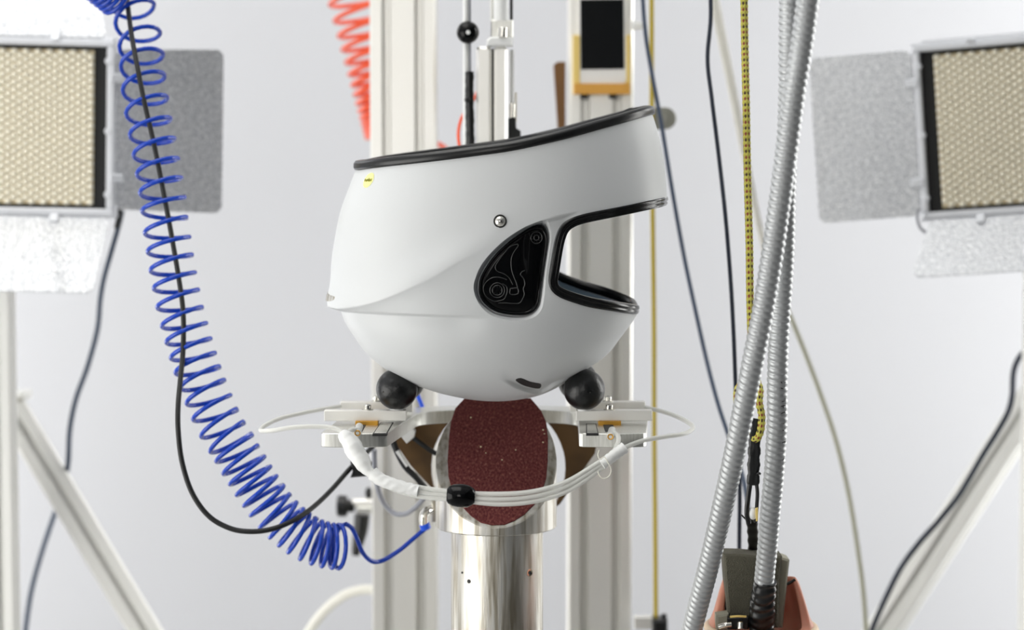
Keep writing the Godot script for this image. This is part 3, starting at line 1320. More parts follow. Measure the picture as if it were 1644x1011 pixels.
# ------------------------------------------------------------------ upright aluminium profiles
func profile80(s: float) -> PackedVector2Array:
	var h := s / 2
	var a := []
	for g in [[-h / 2, 0], [h / 2, 0]]:
		a.append_array([[g[0] - 0.0056, h], [g[0] - 0.0046, h - 0.0015], [g[0] - 0.0046, h - 0.005], [g[0] - 0.0075, h - 0.006], [g[0] - 0.0055, h - 0.016], [g[0] + 0.0055, h - 0.016], [g[0] + 0.0075, h - 0.006], [g[0] + 0.0046, h - 0.005], [g[0] + 0.0046, h - 0.0015], [g[0] + 0.0056, h]])
	var pts := PackedVector2Array()
	for side in 4:
		var t := Transform2D(-PI / 2 * side, Vector2.ZERO)
		pts.append(t * Vector2(-h + 0.002, h))
		for e in a:
			pts.append(t * Vector2(e[0], e[1]))
		pts.append(t * Vector2(h - 0.002, h))
	return pts

func profile40(s: float) -> PackedVector2Array:
	var h := s / 2
	var a := [[-0.0052, h], [-0.0040, h - 0.0012], [-0.0040, h - 0.004], [-0.007, h - 0.004], [-0.006, h - 0.009], [0.006, h - 0.009], [0.007, h - 0.004], [0.0040, h - 0.004], [0.0040, h - 0.0012], [0.0052, h]]
	var pts := PackedVector2Array()
	for side in 4:
		var t := Transform2D(-PI / 2 * side, Vector2.ZERO)
		pts.append(t * Vector2(-h + 0.003, h))
		for e in a:
			pts.append(t * Vector2(e[0], e[1]))
		pts.append(t * Vector2(h - 0.003, h))
	return pts

func posts() -> void:
	for s in [[595.5, 700.0, "left-hand bright aluminium profile post with two grooves, behind the back of the helmet"], [913.0, 1015.5, "right-hand aluminium profile post with two grooves, carrying the phone"]]:
		var zf := -0.46
		var x0 := P(s[0], 505, zf).x
		var x1 := P(s[1], 505, zf).x
		var w := x1 - x0
		var at := Vector3((x0 + x1) / 2, 0, zf - w / 2)
		var root := thing("profile_post", at, s[2], "post", "profile posts of the rig")
		var b := B.new()
		b.prism(profile80(w), Transform3D(Basis(Vector3(1, 0, 0), Vector3(0, 0, 1), Vector3(0, -1, 0)), at), 2.5, 0.0004)
		part(root, "profile", b, M["extrusion"])
		b = B.new()
		b.box(place(at + Vector3(0, 0.006, 0)), Vector3(w + 0.08, 0.012, w + 0.08), 0.002)
		part(root, "foot_plate", b, M["machined"])

# ------------------------------------------------------------------ brown carriage plates and what is fixed to them
func carriage() -> void:
	var z := -0.118
	var b := B.new()
	var pts := [[645, 674], [727, 674]]
	for k in 9:
		var an := lerpf(2.36, 3.55, k / 8.0)
		pts.append([800 + 108 * cos(an + PI * 0 + 0.0), 752 - 108 * sin(an)])
	pts.append_array([[690, 780], [660, 748], [632, 708], [634, 690]])
	slab(b, pts, z, 0.012, 0.0006)
	solo("carriage_plate", b, M["phenolic"], "dark brown carriage plate left of the anvil, with cables across it", "plate", "brown carriage plates")
	b = B.new()
	pts = []
	for k in 12:
		var an := lerpf(0.80, -0.68, k / 11.0)
		pts.append([800 + 108 * cos(an), 752 - 108 * sin(an)])
	pts.append_array([[899, 809], [915, 786], [938, 752], [955, 728], [960, 700], [960, 674]])
	slab(b, pts, z, 0.012, 0.0006)
	solo("carriage_plate", b, M["phenolic"], "dark brown carriage plate right of the anvil, with a curved inner edge", "plate", "brown carriage plates")
	# cable run and white clip on the left plate
	b = B.new()
	b.tube(path([[628, 698, -0.105], [636, 722, -0.10], [650, 748, -0.098], [668, 766, -0.10], [682, 782, -0.11]]), 5.0 * mpp(-0.1), 10)
	solo("sensor_cable", b, M["black cable"], "short thick black cable running down the left brown plate", "cable")
	b = B.new()
	b.tube(path([[660, 700, -0.108], [676, 712, -0.106], [690, 722, -0.107], [700, 728, -0.11]]), 4.0 * mpp(-0.1), 10)
	solo("sensor_cable", b, M["black cable"], "short black cable crossing the left brown plate toward the anvil", "cable")
	b = B.new()
	slab(b, [[641, 697], [652, 684], [661, 681], [667, 693], [665, 702], [653, 712]], -0.100, 0.014, 0.001)
	solo("sensor_block", b, M["tape white"], "small white sensor block at the upper edge of the left brown plate", "sensor")
	b = B.new()
	slab(b, [[635, 726], [640, 723], [656, 747], [652, 750]], -0.088, 0.006, 0.0006)
	solo("cable_clip", b, M["tape white"], "thin white strip lying along the thick black cable on the brown plate", "clip")
	b = B.new()
	b.tube(path([[668, 628, -0.15], [672, 638, -0.15], [677, 650, -0.15], [680, 662, -0.15]]), 3.6 * mpp(-0.15), 10)
	solo("air_tube", b, mat("bright blue", Color(0.10, 0.36, 0.95), 0.3), "short bright blue air tube peeking out right of the left black ball", "tube")
	# clamp with star knob and lever on the left post
	var root := thing("clamp", P(582, 895, -0.50), "clamp with a black knob and a drooping black lever, left of the left post", "clamp")
	b = B.new()
	b.lathe([[0, 0], [0.0115, 0], [0.0135, 0.002], [0.0135, 0.011], [0.0115, 0.013], [0.008, 0.013], [0.0075, 0.022], [0, 0.022]], P(541, 812, -0.50), Vector3.RIGHT, 10)
	part(root, "knob", b, M["rubber"])
	b = B.new()
	b.rod(P(566, 808, -0.50), P(604, 806, -0.50), 0.0062)
	part(root, "shaft", b, M["extrusion"])
	b = B.new()
	b.box(place(P(586, 818, -0.50)), Vector3(0.02, 0.009, 0.016), 0.001)
	part(root, "block", b, M["machined"])
	b = B.new()
	var pr := PackedFloat32Array([0.0098, 0.0095, 0.0088, 0.0075, 0.006, 0.0045])
	b.tube(PackedVector3Array([P(581, 826, -0.50), P(580, 842, -0.50), P(578, 856, -0.498), P(575, 870, -0.496), P(572, 882, -0.494), P(571, 892, -0.493)]), pr, 16)
	part(root, "lever", b, M["rubber"])
	b = B.new()
	slab(b, [[562, 742], [585, 736], [596, 745], [594, 764], [562, 767], [566, 757]], -0.095, 0.02, 0.002)
	solo("cable_plug", b, M["rubber"], "black plug with a flared foot under the left arm of the horseshoe plate", "plug")
	b = B.new()
	b.ball(P(592, 791, -0.50), Vector3(0.005, 0.0075, 0.005), 12, 8)
	part(root, "stop", b, M["rubber"])
	# bracket and air fitting
	root = thing("air_fitting", P(686, 845, -0.10), "silver elbow fitting where the blue coiled hose is plugged in", "fitting")
	b = B.new()
	slab(b, [[690, 790], [702, 790], [704, 838], [692, 838]], -0.10, 0.012, 0.0006)
	part(root, "bracket", b, M["worn steel"])
	b = B.new()
	b.tube(path([[690, 818, -0.092], [683, 822, -0.086], [680, 830, -0.084], [681, 842, -0.085]], 4), 0.0048, 14)
	part(root, "elbow", b, M["chrome"])
	b = B.new()
	b.rod(P(681, 840, -0.085), P(684, 849, -0.086), 0.0056)
	part(root, "collet", b, M["bright blue"], "blue collet")

# ------------------------------------------------------------------ LED panel lamps
func lamp(at: Vector3, roll: float, yaw: float, label: String, doors: Array, pole_px: float) -> void:
	var k := mpp(at.z)
	var w := 344.0 * k
	var h := 281.0 * k
	var bs := Basis(Vector3.UP, yaw) * Basis(Vector3(0, 0, 1), roll)
	var root := thing("led_panel_lamp", at - Vector3.UP * h / 2, label, "studio lamp", "LED panel lamps")
	var t := Transform3D(bs, at)
	var b := B.new()
	b.box(t * place(Vector3(0, 0, -0.018)), Vector3(w - 0.004, h - 0.004, 0.030), 0.003)
	part(root, "housing", b, M["lamp black"])
	b = B.new()
	var fw := 11.0 * k
	for s in [[0, 1], [0, -1], [1, 0], [-1, 0]]:
		var sz := Vector3(w, fw, 0.012) if s[0] == 0 else Vector3(fw, h - 2 * fw, 0.012)
		b.box(t * place(Vector3(s[0] * (w - fw) / 2, s[1] * (h - fw) / 2, 0.002)), sz, 0.0015)
		b.box(t * place(Vector3(s[0] * (w + 0.002) / 2, s[1] * (h + 0.002) / 2, -0.012)), Vector3(w + 0.006, 0.003, 0.03) if s[0] == 0 else Vector3(0.003, h + 0.006, 0.03), 0.001)
	part(root, "frame", b, M["frame silver"])
	# matrix of bulbs
	b = B.new()
	b.box(t * place(Vector3(0, 0, -0.0032)), Vector3(w - 2 * fw - 42 * k, h - 2 * fw - 12 * k, 0.003), 0.0002)
	part(root, "circuit_board", b, M["led board"])
	var one := B.new()
	one.lathe([[5.6 * k, 0.0], [5.6 * k, 0.0022], [5.0 * k, 0.0036], [3.6 * k, 0.0046], [1.8 * k, 0.0052], [0.0, 0.0054]], Vector3.ZERO, Vector3(0, 0, 1), 10)
	var mm := MultiMesh.new()
	mm.transform_format = MultiMesh.TRANSFORM_3D
	mm.mesh = one.mesh(Vector3.ZERO)
	mm.mesh.surface_set_material(0, M["led"])
	var spots := []
	var cols := int((w - 2 * fw - 26 * k) / (18.6 * k))
	var rown := int((h - 2 * fw - 10 * k) / (6.1 * k))
	for i in rown:
		for j in cols:
			var x := (j - (cols - 1) / 2.0 + (0.25 if i % 2 == 0 else -0.25)) * 18.6 * k
			var y := (i - (rown - 1) / 2.0) * 6.1 * k
			spots.append(t * place(Vector3(x, y, -0.0018)))
	mm.instance_count = spots.size()
	for i in spots.size():
		mm.set_instance_transform(i, spots[i].translated(-origin[root]))
	var leds := MultiMeshInstance3D.new()
	leds.name = "led_matrix"
	leds.multimesh = mm
	leds.set_meta("kind", "stuff")
	root.add_child(leds, true)
	# barn doors: outlines in lamp coordinates of pixels, hinge edge first
	for d in doors:
		b = B.new()
		var axis: Vector2 = d[0]           # direction from the hinge outwards
		var hinge: Vector2 = d[1]
		var tilt: float = d[3]
		var along := Vector2(-axis.y, axis.x)
		var ox := Vector3(axis.x, axis.y, 0) * cos(tilt) + Vector3(0, 0, 1) * sin(tilt)
		var oy := Vector3(along.x, along.y, 0)
		var bb := Basis(ox, oy, ox.cross(oy))
		var poly := PackedVector2Array()
		for e in d[2]:
			poly.append(Vector2(e[0], e[1]) * k)
		b.prism(poly, t * Transform3D(bb, Vector3(hinge.x * k, hinge.y * k, 0.006)), 0.0014, 0.0003, 9.0 * k)
		var door := part(root, "barn_door", b, M["hammered"])
		for y in [-80.0, 80.0]:
			b = B.new()
			b.box(t * Transform3D(bb, Vector3(hinge.x * k, hinge.y * k, 0.006)) * place(Vector3(4 * k, y * k, 0.001)), Vector3(22 * k, 14 * k, 0.005), 0.001)
			part(door, "hinge", b, M["frame silver"])
	for y in [0.42, -0.02, -0.42]:
		for s in [-1, 1]:
			b = B.new()
			b.rod(t * Vector3(s * (w / 2 - 8 * k), y * h * 0.9, 0.004), t * Vector3(s * (w / 2 - 8 * k), y * h * 0.9, 0.0105), 6 * k, 0.001, 14)
			part(root, "frame_screw", b, M["frame silver"])
	# pole down to the floor
	b = B.new()
	var foot := Vector3(P(pole_px, 700, at.z - 0.075).x, 0, at.z - 0.075)
	b.prism(profile40(0.035), Transform3D(Basis(Vector3(1, 0, 0), Vector3(0, 0, 1), Vector3(0, -1, 0)), foot), at.y - h * 0.2, 0.0004)
	part(root, "stand_pole", b, M["painted strut"])
	b = B.new()
	b.box(place(Vector3((at.x + foot.x) / 2, at.y - h * 0.2, at.z - 0.052)), Vector3(0.04 + absf(at.x - foot.x), 0.05, 0.05), 0.002)
	part(root, "mount", b, M["lamp black"])

func lamps() -> void:
	var k := 1.0
	lamp(P(8.5, 202, -0.45), deg_to_rad(-1.2), deg_to_rad(4), "left LED panel lamp with hammered barn doors, beside the blue coiled hose", [
		[Vector2(1, 0), Vector2(173, 0), [[2, -130], [178, -134], [178, 132], [2, 126]], -0.3],
		[Vector2(0, 1), Vector2(0, 142), [[2, -160], [112, -142], [112, 160], [2, 168]], -0.5],
		[Vector2(0, -1), Vector2(0, -142), [[2, -168], [165, -156], [165, 156], [2, 168]], 0.8]], 2.0)
	lamp(P(1648, 200, -0.45), deg_to_rad(4.2), deg_to_rad(-16), "right LED panel lamp with hammered barn doors, right of the silver hoses", [
		[Vector2(-1, 0), Vector2(-172, 0), [[2, -134], [172, -136], [172, 136], [2, 134]], -0.12],
		[Vector2(0, -1), Vector2(0, -141), [[2, -160], [112, -188], [112, 188], [2, 160]], 0.65],
		[Vector2(0, 1), Vector2(0, 141), [[2, -160], [100, -165], [100, 165], [2, 160]], -1.45]], 1665.0)

# ------------------------------------------------------------------ slanting struts
func strut(a: Vector3, b_: Vector3, size: float, face: Vector3, label: String, group := "") -> Node3D:
	var d := (b_ - a).normalized()
	var zz := -d
	var yy := (face - d * face.dot(d)).normalized()
	var xx := yy.cross(zz)
	var lo := a if a.y < b_.y else b_
	var root := thing("profile_strut", lo, label, "strut", group)
	var b := B.new()
	b.prism(profile40(size), Transform3D(Basis(xx, yy, zz), a), a.distance_to(b_), 0.0004)
	part(root, "profile", b, M["painted strut"])
	return root

func to_floor(p: Vector3, q: Vector3) -> Vector3:
	return p + (q - p) * (p.y / (p.y - q.y))

func struts() -> void:
	var a := P(12, 645, -0.62)
	var q := P(232, 1011, -0.62)
	var s := strut(a, to_floor(a, q), 0.040, Vector3(0.25, 0.1, 1), "white slanting profile strut at the lower left, running down from the lamp pole", "slanting struts")
	var b := B.new()
	b.box(place(P(12, 634, -0.62)), Vector3(0.055, 0.012, 0.045), 0.002)
	part(s, "end_bracket", b, M["painted strut"])
	for e in [[30, 642], [20, 690]]:
		b = B.new()
		b.rod(P(e[0], e[1], -0.60), P(e[0], e[1], -0.592), 0.003)
		part(s, "bolt", b, M["worn steel"])
	a = P(1668, 628, -0.62)
	q = P(1420, 1011, -0.62)
	s = strut(a, to_floor(a, q), 0.040, Vector3(-0.5, 0.2, 1), "grey slanting profile strut at the lower right, with a black cable along it", "slanting struts")

# ------------------------------------------------------------------ corrugated hoses
func resample(p: PackedVector3Array, step: float) -> PackedVector3Array:
	var out := PackedVector3Array([p[0]])
	var need := step
	for i in p.size() - 1:
		var a := p[i]
		var l := a.distance_to(p[i + 1])
		var done := 0.0
		while l - done >= need:
			done += need
			out.append(a.lerp(p[i + 1], done / l))
			need = step
		need -= l - done
	return out

func corrugated(list: Array, r: float, pitch_: float) -> B:
	var p := resample(path(list, 24), pitch_ / 8.0)
	var b := B.new()
	var f := func(i: int, an: float) -> float:
		var s := fposmod(i / 8.0 + an / TAU, 1.0)
		return r * (0.84 + 0.16 * pow(absf(sin(PI * s)), 0.75))
	b.tube(p, f, 28)
	return b

func hoses() -> void:
	var pa := [[1350, -520, 0.36], [1318, -200, 0.317], [1304, -70, 0.30], [1297, 0, 0.29], [1287, 75, 0.28], [1275, 150, 0.275], [1264, 235, 0.265], [1252, 325, 0.255], [1239, 415, 0.245], [1225, 500, 0.235], [1210, 575, 0.225], [1195, 650, 0.205], [1179, 730, 0.18], [1161, 810, 0.15], [1141, 895, 0.115], [1120, 975, 0.08], [1106, 1030, 0.055], [1090, 1090, 0.02]]
	var b := corrugated(pa, 18.4 * mpp(0.22), 0.0066)
	solo("corrugated_hose", b, M["hose silver"], "thick silver corrugated hose slanting down in front of the other hose", "hose", "silver corrugated hoses")
	var pb := [[1277, -520, 0.21], [1271, -200, 0.206], [1269, -60, 0.205], [1268, 0, 0.205], [1267.5, 75, 0.205], [1267, 150, 0.20], [1264, 230, 0.195], [1261, 310, 0.19], [1259, 400, 0.18], [1254.5, 480, 0.17], [1250, 550, 0.165], [1248, 620, 0.155], [1248, 670, 0.145], [1245.5, 720, 0.135], [1242, 770, 0.125], [1237.5, 815, 0.115], [1233, 870, 0.10], [1228, 920, 0.085], [1224, 965, 0.07], [1223, 1015, 0.055]]
	b = corrugated(pb, 17.3 * mpp(0.16), 0.0062)
	var hose := solo("corrugated_hose", b, M["hose silver"], "silver corrugated hose with black handwriting, taped into the pink headform", "hose", "silver corrugated hoses")
	# handwriting in black marker along the hose
	var cen := path(pb, 24)
	for g in [[[1261, 613], [1257, 617], [1254, 613]], [[1254, 623], [1262, 625], [1256, 629]], [[1255, 640], [1261, 636], [1261, 643], [1255, 645]], [[1254, 652], [1261, 651]], [[1257.5, 649], [1257.5, 655]], [[1254, 664], [1260, 661], [1260, 667], [1254, 669]], [[1255, 677], [1259, 673], [1259, 680], [1254, 679]], [[1257, 690], [1261, 694], [1256, 697]], [[1256, 711], [1261, 708], [1259, 714], [1256, 717]], [[1256, 722], [1261, 723], [1256, 726]], [[1255, 735], [1260, 733], [1257, 739], [1261, 742]]]:
		var q := PackedVector3Array()
		for e in g:
			var best := cen[0]
			for c in cen:
				if absf(proj(c).y - e[1]) < absf(proj(best).y - e[1]):
					best = c
			var m := mpp(best.z)
			var dx: float = (e[0] - proj(best).x) * m
			var rr := 17.5 * mpp(0.16)
			q.append(P(e[0], e[1], best.z + sqrt(maxf(0.0, rr * rr - dx * dx)) + 0.0002))
		b = B.new()
		b.tube(q, 0.00042, 6)
		part(hose, "handwriting", b, M["black ink"])
	# tape round the lower end
	var pt := path([[1229.5, 931, 0.081], [1227, 945, 0.078], [1225, 962, 0.071], [1223.5, 980, 0.066], [1223, 998, 0.06], [1223, 1010, 0.057]], 8)
	b = B.new()
	var f := func(i: int, an: float) -> float:
		return (18.0 + 2.6 * smoothstep(0.0, 26.0, i) + 0.9 * sin(i * 1.1 + sin(an * 2.0)) + 0.5 * sin(an * 3.0 + i * 0.4)) * mpp(0.07)
	b.tube(pt, f, 28)
	solo("tape_wrap", b, M["tape black"], "shiny black tape wound round the bottom of the silver hose", "tape")

# ------------------------------------------------------------------ coiled hoses
func coil(centers: PackedVector3Array, across: PackedVector3Array, r: float, segs_turn: int) -> PackedVector3Array:
	var out := PackedVector3Array()
	var n := centers.size()
	for k in n - 1:
		for s in segs_turn:
			var f := float(s) / segs_turn
			var c := centers[k].cubic_interpolate(centers[k + 1], centers[maxi(0, k - 1)], centers[mini(n - 1, k + 2)], f)
			var a := across[k].lerp(across[k + 1], f).normalized()
			var t := (centers[k + 1] - centers[k]).normalized()
			a = (a - t * a.dot(t)).normalized()
			var bn := a.cross(t).normalized()
			if bn.z < 0:
				bn = -bn
			var an := TAU * f
			out.append(c + (a * cos(an) + bn * sin(an)) * r)
	return out

func coils() -> void:
	var tips := [[215, -62], [232, -30], [246, 5], [257, 51], [263, 85.5], [266, 121], [271, 156], [277, 190], [283, 222], [289, 254], [294, 285], [299, 316], [302, 349], [307, 380], [311, 409], [316, 437], [321, 465], [327, 493], [334, 518], [341, 543], [348, 566], [355, 588], [363, 609], [373, 633], [383, 656], [394, 676], [407, 695], [417, 713], [428, 730], [438, 746], [448, 761], [459, 776], [469, 790], [480, 802], [491, 812], [501, 820], [511, 827], [521, 832], [530, 835.5], [539, 838], [548, 839.5], [556, 841]]
	var zs := Spline.new([[0, -0.225], [3, -0.165], [6, -0.125], [9, -0.105], [14, -0.085], [20, -0.066], [26, -0.048], [31, -0.043], [36, -0.046], [41, -0.056]], 1)
	var hs := Spline.new([[0, 30], [3, 34], [5, 36.5], [12, 37.5], [22, 38], [30, 40], [36, 41], [41, 37]], 1)
	var centers := PackedVector3Array()
	var across := PackedVector3Array()
	for k in tips.size():
		var a: Array = tips[maxi(0, k - 1)]
		var c: Array = tips[mini(tips.size() - 1, k + 1)]
		var t := Vector2(c[0] - a[0], c[1] - a[1]).normalized()
		var n := Vector2(-t.y, t.x) * -1.0
		var h := hs.at(k)
		var z := zs.at(k)
		var p := P(tips[k][0] - n.x * h, tips[k][1] - n.y * h, z)
		centers.append(p)
		across.append((P(tips[k][0], tips[k][1], z) - p).normalized())
	var r := 37.0 * mpp(0.05)
	var line := PackedVector3Array()
	# upper end: the coil bunches up to the left, out of the frame
	var body := coil(centers, across, r, 20)
	line.append_array(smooth(PackedVector3Array([P(225, -420, -0.30), P(226, -200, -0.26), P(222, -100, -0.236), body[0]]), 8))
	line.append_array(body)
	var tail := path([[556, 841, -0.056], [565, 848, -0.06], [573, 864, -0.06], [582, 886, -0.066], [596, 900, -0.074], [613, 900, -0.085], [640, 884, -0.087], [664, 864, -0.087], [683, 848, -0.086]], 8)
	line.append_array(tail)
	var b := B.new()
	b.tube(line, 3.9 * mpp(0.0), 10)
	solo("coiled_air_hose", b, M["blue tube"], "long blue coiled air hose sweeping down the left side to the elbow fitting", "hose")
	# second bunch of blue coil at the upper left corner
	var c2 := PackedVector3Array()
	var a2 := PackedVector3Array()
	for k in 9:
		var f := k / 8.0
		var z := -0.12 - 0.03 * f
		c2.append(P(lerpf(138, 192, f), lerpf(-48, -4, f) , z))
		a2.append((P(100, 75, z) - P(0, 0, z)).normalized())
	for k in 9:
		a2[k] = Vector3(0.55, 0.83, 0.0)
	b = B.new()
	var bunch := coil(c2, a2, 33.0 * mpp(-0.13), 20)
	var lead := smooth(PackedVector3Array([P(120, -420, -0.2), P(130, -250, -0.16), P(150, -120, -0.13), bunch[0]]), 8)
	lead.append_array(bunch)
	b.tube(lead, 4.0 * mpp(-0.13), 10)
	solo("coiled_air_hose", b, M["blue tube"], "tight bunch of blue coiled hose cut off by the upper left corner", "hose")
	# black cable threaded through the blue coil
	b = B.new()
	b.tube(path([[172, -420, -0.30], [186, -160, -0.26], [196, -60, -0.225], [204, 0, -0.172], [211, 55, -0.135], [221, 110, -0.112], [232, 165, -0.10], [247, 230, -0.09], [261, 300, -0.08], [274, 370, -0.07], [286, 440, -0.062], [294, 500, -0.054], [294, 560, -0.046], [290, 605, -0.03], [286, 650, -0.01], [286, 690, 0.0], [292, 740, 0.0], [308, 790, 0.0], [335, 828, 0.0], [370, 848, 0.0], [405, 853, 0.0], [440, 848, -0.005], [475, 833, -0.02], [505, 812, -0.045], [535, 783, -0.075], [562, 752, -0.10], [590, 725, -0.13], [615, 700, -0.14]]), 4.3 * mpp(0.0), 12)
	solo("data_cable", b, M["black cable"], "black cable threaded through the blue coil, then looping below it to the rig", "cable")
	# orange coil behind the left post
	var oc := PackedVector3Array()
	var oa := PackedVector3Array()
	var ys := [-14.0, 10.0, 35.0, 58.0, 79.0, 99.0, 117.0, 133.0, 148.0, 161.0, 173.0, 183.0, 192.0, 200.0, 206.0, 212.0]
	for k in ys.size():
		var y: float = ys[k]
		oc.append(P(lerpf(571, 633, (y + 14) / 226.0), y, -0.66))
		oa.append(Vector3(0.97, 0.24, 0))
	b = B.new()
	var ol := smooth(PackedVector3Array([P(600, -420, -0.66), P(606, -150, -0.66), P(612, -60, -0.66)]), 8)
	ol.append_array(coil(oc, oa, 45.0 * mpp(-0.66), 20))
	ol.append_array(path([[668, 214, -0.66], [690, 226, -0.655], [712, 236, -0.65], [735, 262, -0.64]], 6))
	b.tube(ol, 4.0 * mpp(-0.66), 8)
	solo("orange_coiled_hose", b, M["orange tube"], "orange coiled air hose disappearing behind the left post", "hose")
	b = B.new()
	b.tube(path([[771, 118, -0.205], [769, 136, -0.22], [763, 155, -0.25], [752, 172, -0.27], [741, 190, -0.265], [736, 212, -0.26], [738, 236, -0.255], [745, 262, -0.25]]), 2.6 * mpp(-0.26), 8)
	solo("orange_air_tube", b, M["orange tube"], "thin orange air tube curving behind the black-sleeved rod", "tube")

# ------------------------------------------------------------------ cables and ropes
func cable(called: String, list: Array, rpx: float, m: String, label: String, cat := "cable", group := "") -> void:
	var b := B.new()
	var zsum := 0.0
	for e in list:
		zsum += e[2] / list.size()
	b.tube(path(list), rpx * mpp(zsum), 10)
	solo(called, b, M[m], label, cat, group)

func braided(list: Array, rpx: float, closed := false) -> B:
	var zsum := 0.0
	for e in list:
		zsum += e[2] / list.size()
	var r := rpx * mpp(zsum)
	var p := resample(path(list, 20), r * 0.16)
	var b := B.new()
	var f := func(i: int, an: float) -> float:
		var u := i * 0.16
		return r * (0.9 + 0.1 * absf(sin(an * 3.0 + u * 2.1)) * absf(sin(an * 3.0 - u * 2.1)) + 0.06 * sin(an * 3.0 + u * 2.1) * sin(an * 3.0 - u * 2.1))
	var yellow := Color(0.50, 0.46, 0.08)
	var dark := Color(0.045, 0.012, 0.016)
	var red := Color(0.22, 0.03, 0.03)
	var g := func(i: int, j: int) -> Color:
		var u := i * 0.16
		var an := TAU * j / 32.0
		var s := sin(an * 3.0 + u * 2.1) * sin(an * 3.0 - u * 2.1)
		if s < -0.28:
			return dark if int(floor(u * 2.1 / PI)) % 2 == 0 else red
		return yellow
	b.tube(p, f, 32, false, true, g)
	return b

func cables() -> void:
	var b := braided([[1187, -520, -0.03], [1191.5, -200, -0.01], [1194, -50, 0.0], [1195.5, 60, 0.0], [1198, 170, 0.02], [1200, 280, 0.03], [1203, 390, 0.05], [1204, 470, 0.06], [1206, 540, 0.065], [1209, 590, 0.07], [1213, 612, 0.075]], 6.3)
	var rope := solo("braided_rope", b, M["rope"], "yellow and dark red braided rope hanging just left of the silver hoses", "rope")
	b = braided([[1213, 606, 0.085], [1196, 610, 0.083], [1184, 626, 0.085], [1184, 650, 0.088], [1194, 676, 0.09], [1206, 698, 0.095], [1214, 705, 0.10], [1221, 692, 0.105], [1223, 668, 0.105], [1219, 645, 0.105], [1220, 625, 0.098], [1213, 606, 0.088]], 6.0)
	part(rope, "loop", b, M["rope"])
	# black webbing strap between rope and headform
	var root := thing("black_strap", P(1208, 890, 0.07), "frayed black taped strap hanging from the rope loop down into the headform", "strap")
	b = B.new()
	var wd := func(i: int, an: float) -> float: return (10.0 + 0.9 * sin(i * 0.9) + 0.4 * sin(i * 2.3)) * mpp(0.09)
	b.tube(path([[1216, 672, 0.095], [1212, 700, 0.097], [1211, 725, 0.098], [1210, 750, 0.097], [1209, 778, 0.095]]), wd, 14, false, true, null, 0.45, Vector3.RIGHT)
	part(root, "upper_band", b, M["tape black"])
	b = B.new()
	b.tube(path([[1205, 770, 0.095], [1201, 800, 0.094], [1199, 822, 0.093], [1202, 840, 0.09]]), 4.2 * mpp(0.09), 10)
	part(root, "strand", b, M["tape black"])
	b = B.new()
	b.tube(path([[1214, 772, 0.095], [1216, 790, 0.095], [1215, 812, 0.093], [1213, 838, 0.09]]), 3.2 * mpp(0.09), 10)
	part(root, "strand", b, M["black cable"])
	b = B.new()
	var wd2 := func(i: int, an: float) -> float: return (9.5 - 0.05 * i + 0.7 * sin(i * 1.3)) * mpp(0.08)
	b.tube(path([[1206, 826, 0.086], [1208, 845, 0.062], [1209, 868, 0.032], [1209, 893, 0.002], [1209, 925, -0.006]]), wd2, 14, false, true, null, 0.5, Vector3.RIGHT)
	part(root, "lower_band", b, M["tape black"])
	b = B.new()
	b.tube(path([[1190, 826, 0.09], [1195, 831, 0.09], [1200, 836, 0.09]]), 1.4 * mpp(0.09), 8)
	part(root, "frayed_end", b, M["tape black"])
	b = B.new()
	b.tube(path([[1214, 762, 0.097], [1218, 759, 0.1], [1221, 761, 0.1]]), 2.0 * mpp(0.09), 8)
	part(root, "frayed_end", b, M["tape black"])
	b = B.new()
	slab(b, [[1213, 816], [1217, 815], [1217, 836], [1214, 837]], 0.1, 0.003, 0.0004)
	part(root, "pale_tab", b, M["plywood"])
	b = B.new()
	b.ball(P(1209, 824, 0.093), Vector3(0.0042, 0.0062, 0.004), 14, 10)
	part(root, "white_knot", b, M["tape white"])

	cable("yellow_cord", [[1044, -500, -0.42], [1046, -100, -0.42], [1046.5, 160, -0.42], [1048, 350, -0.42], [1050, 520, -0.42], [1050.5, 700, -0.42], [1052, 850, -0.42], [1053, 1000, -0.42]], 3.7, "yellow cord", "thin yellow cord hanging straight down right of the right-hand post", "cord")
	var blk := thing("cord_anchor", P(1058, 1030, -0.42), "black anchor block at the lower end of the thin yellow cord", "anchor")
	b = B.new()
	slab(b, [[1048, 995], [1072, 995], [1072, 1060], [1048, 1060]], -0.40, 0.03, 0.003)
	part(blk, "block", b, M["rubber"])
	b = B.new()
	b.rod(P(1066, 997, -0.415), P(1066, 985, -0.415), 0.0034)
	part(blk, "pin", b, M["rubber"])
	b = B.new()
	slab(b, [[1018, 990], [1048, 990], [1048, 1010], [1018, 1010]], -0.42, 0.012, 0.001)
	part(blk, "arm", b, M["extrusion"])
	cable("thin_cable", [[1018, -420, -0.33], [1025, -150, -0.33], [1030, -40, -0.33], [1036, 50, -0.33], [1047, 120, -0.33], [1062, 200, -0.33], [1080, 310, -0.32], [1098, 410, -0.32], [1117, 500, -0.31], [1135, 580, -0.30], [1152, 645, -0.28], [1170, 700, -0.26], [1190, 755, -0.24], [1199, 800, -0.20], [1206, 850, -0.15], [1210, 905, -0.08], [1214, 965, -0.02]], 3.6, "slate cable", "slate-blue cable slanting down from the right-hand post past the helmet's chin", "cable", "hanging cables")
	cable("thin_cable", [[1128, -420, -0.16], [1136, -150, -0.16], [1140, -30, -0.16], [1141, 30, -0.16], [1136, 95, -0.16], [1143, 160, -0.16], [1154, 250, -0.16], [1165, 350, -0.15], [1173, 450, -0.14], [1178, 540, -0.13], [1181, 620, -0.13], [1184, 700, -0.14], [1187.5, 780, -0.15], [1187, 860, -0.16], [1187, 910, -0.16], [1186, 1000, -0.16], [1185, 1060, -0.16]], 3.6, "navy cable", "dark navy cable hanging between the white strap and the slate-blue cable", "cable", "hanging cables")
	b = B.new()
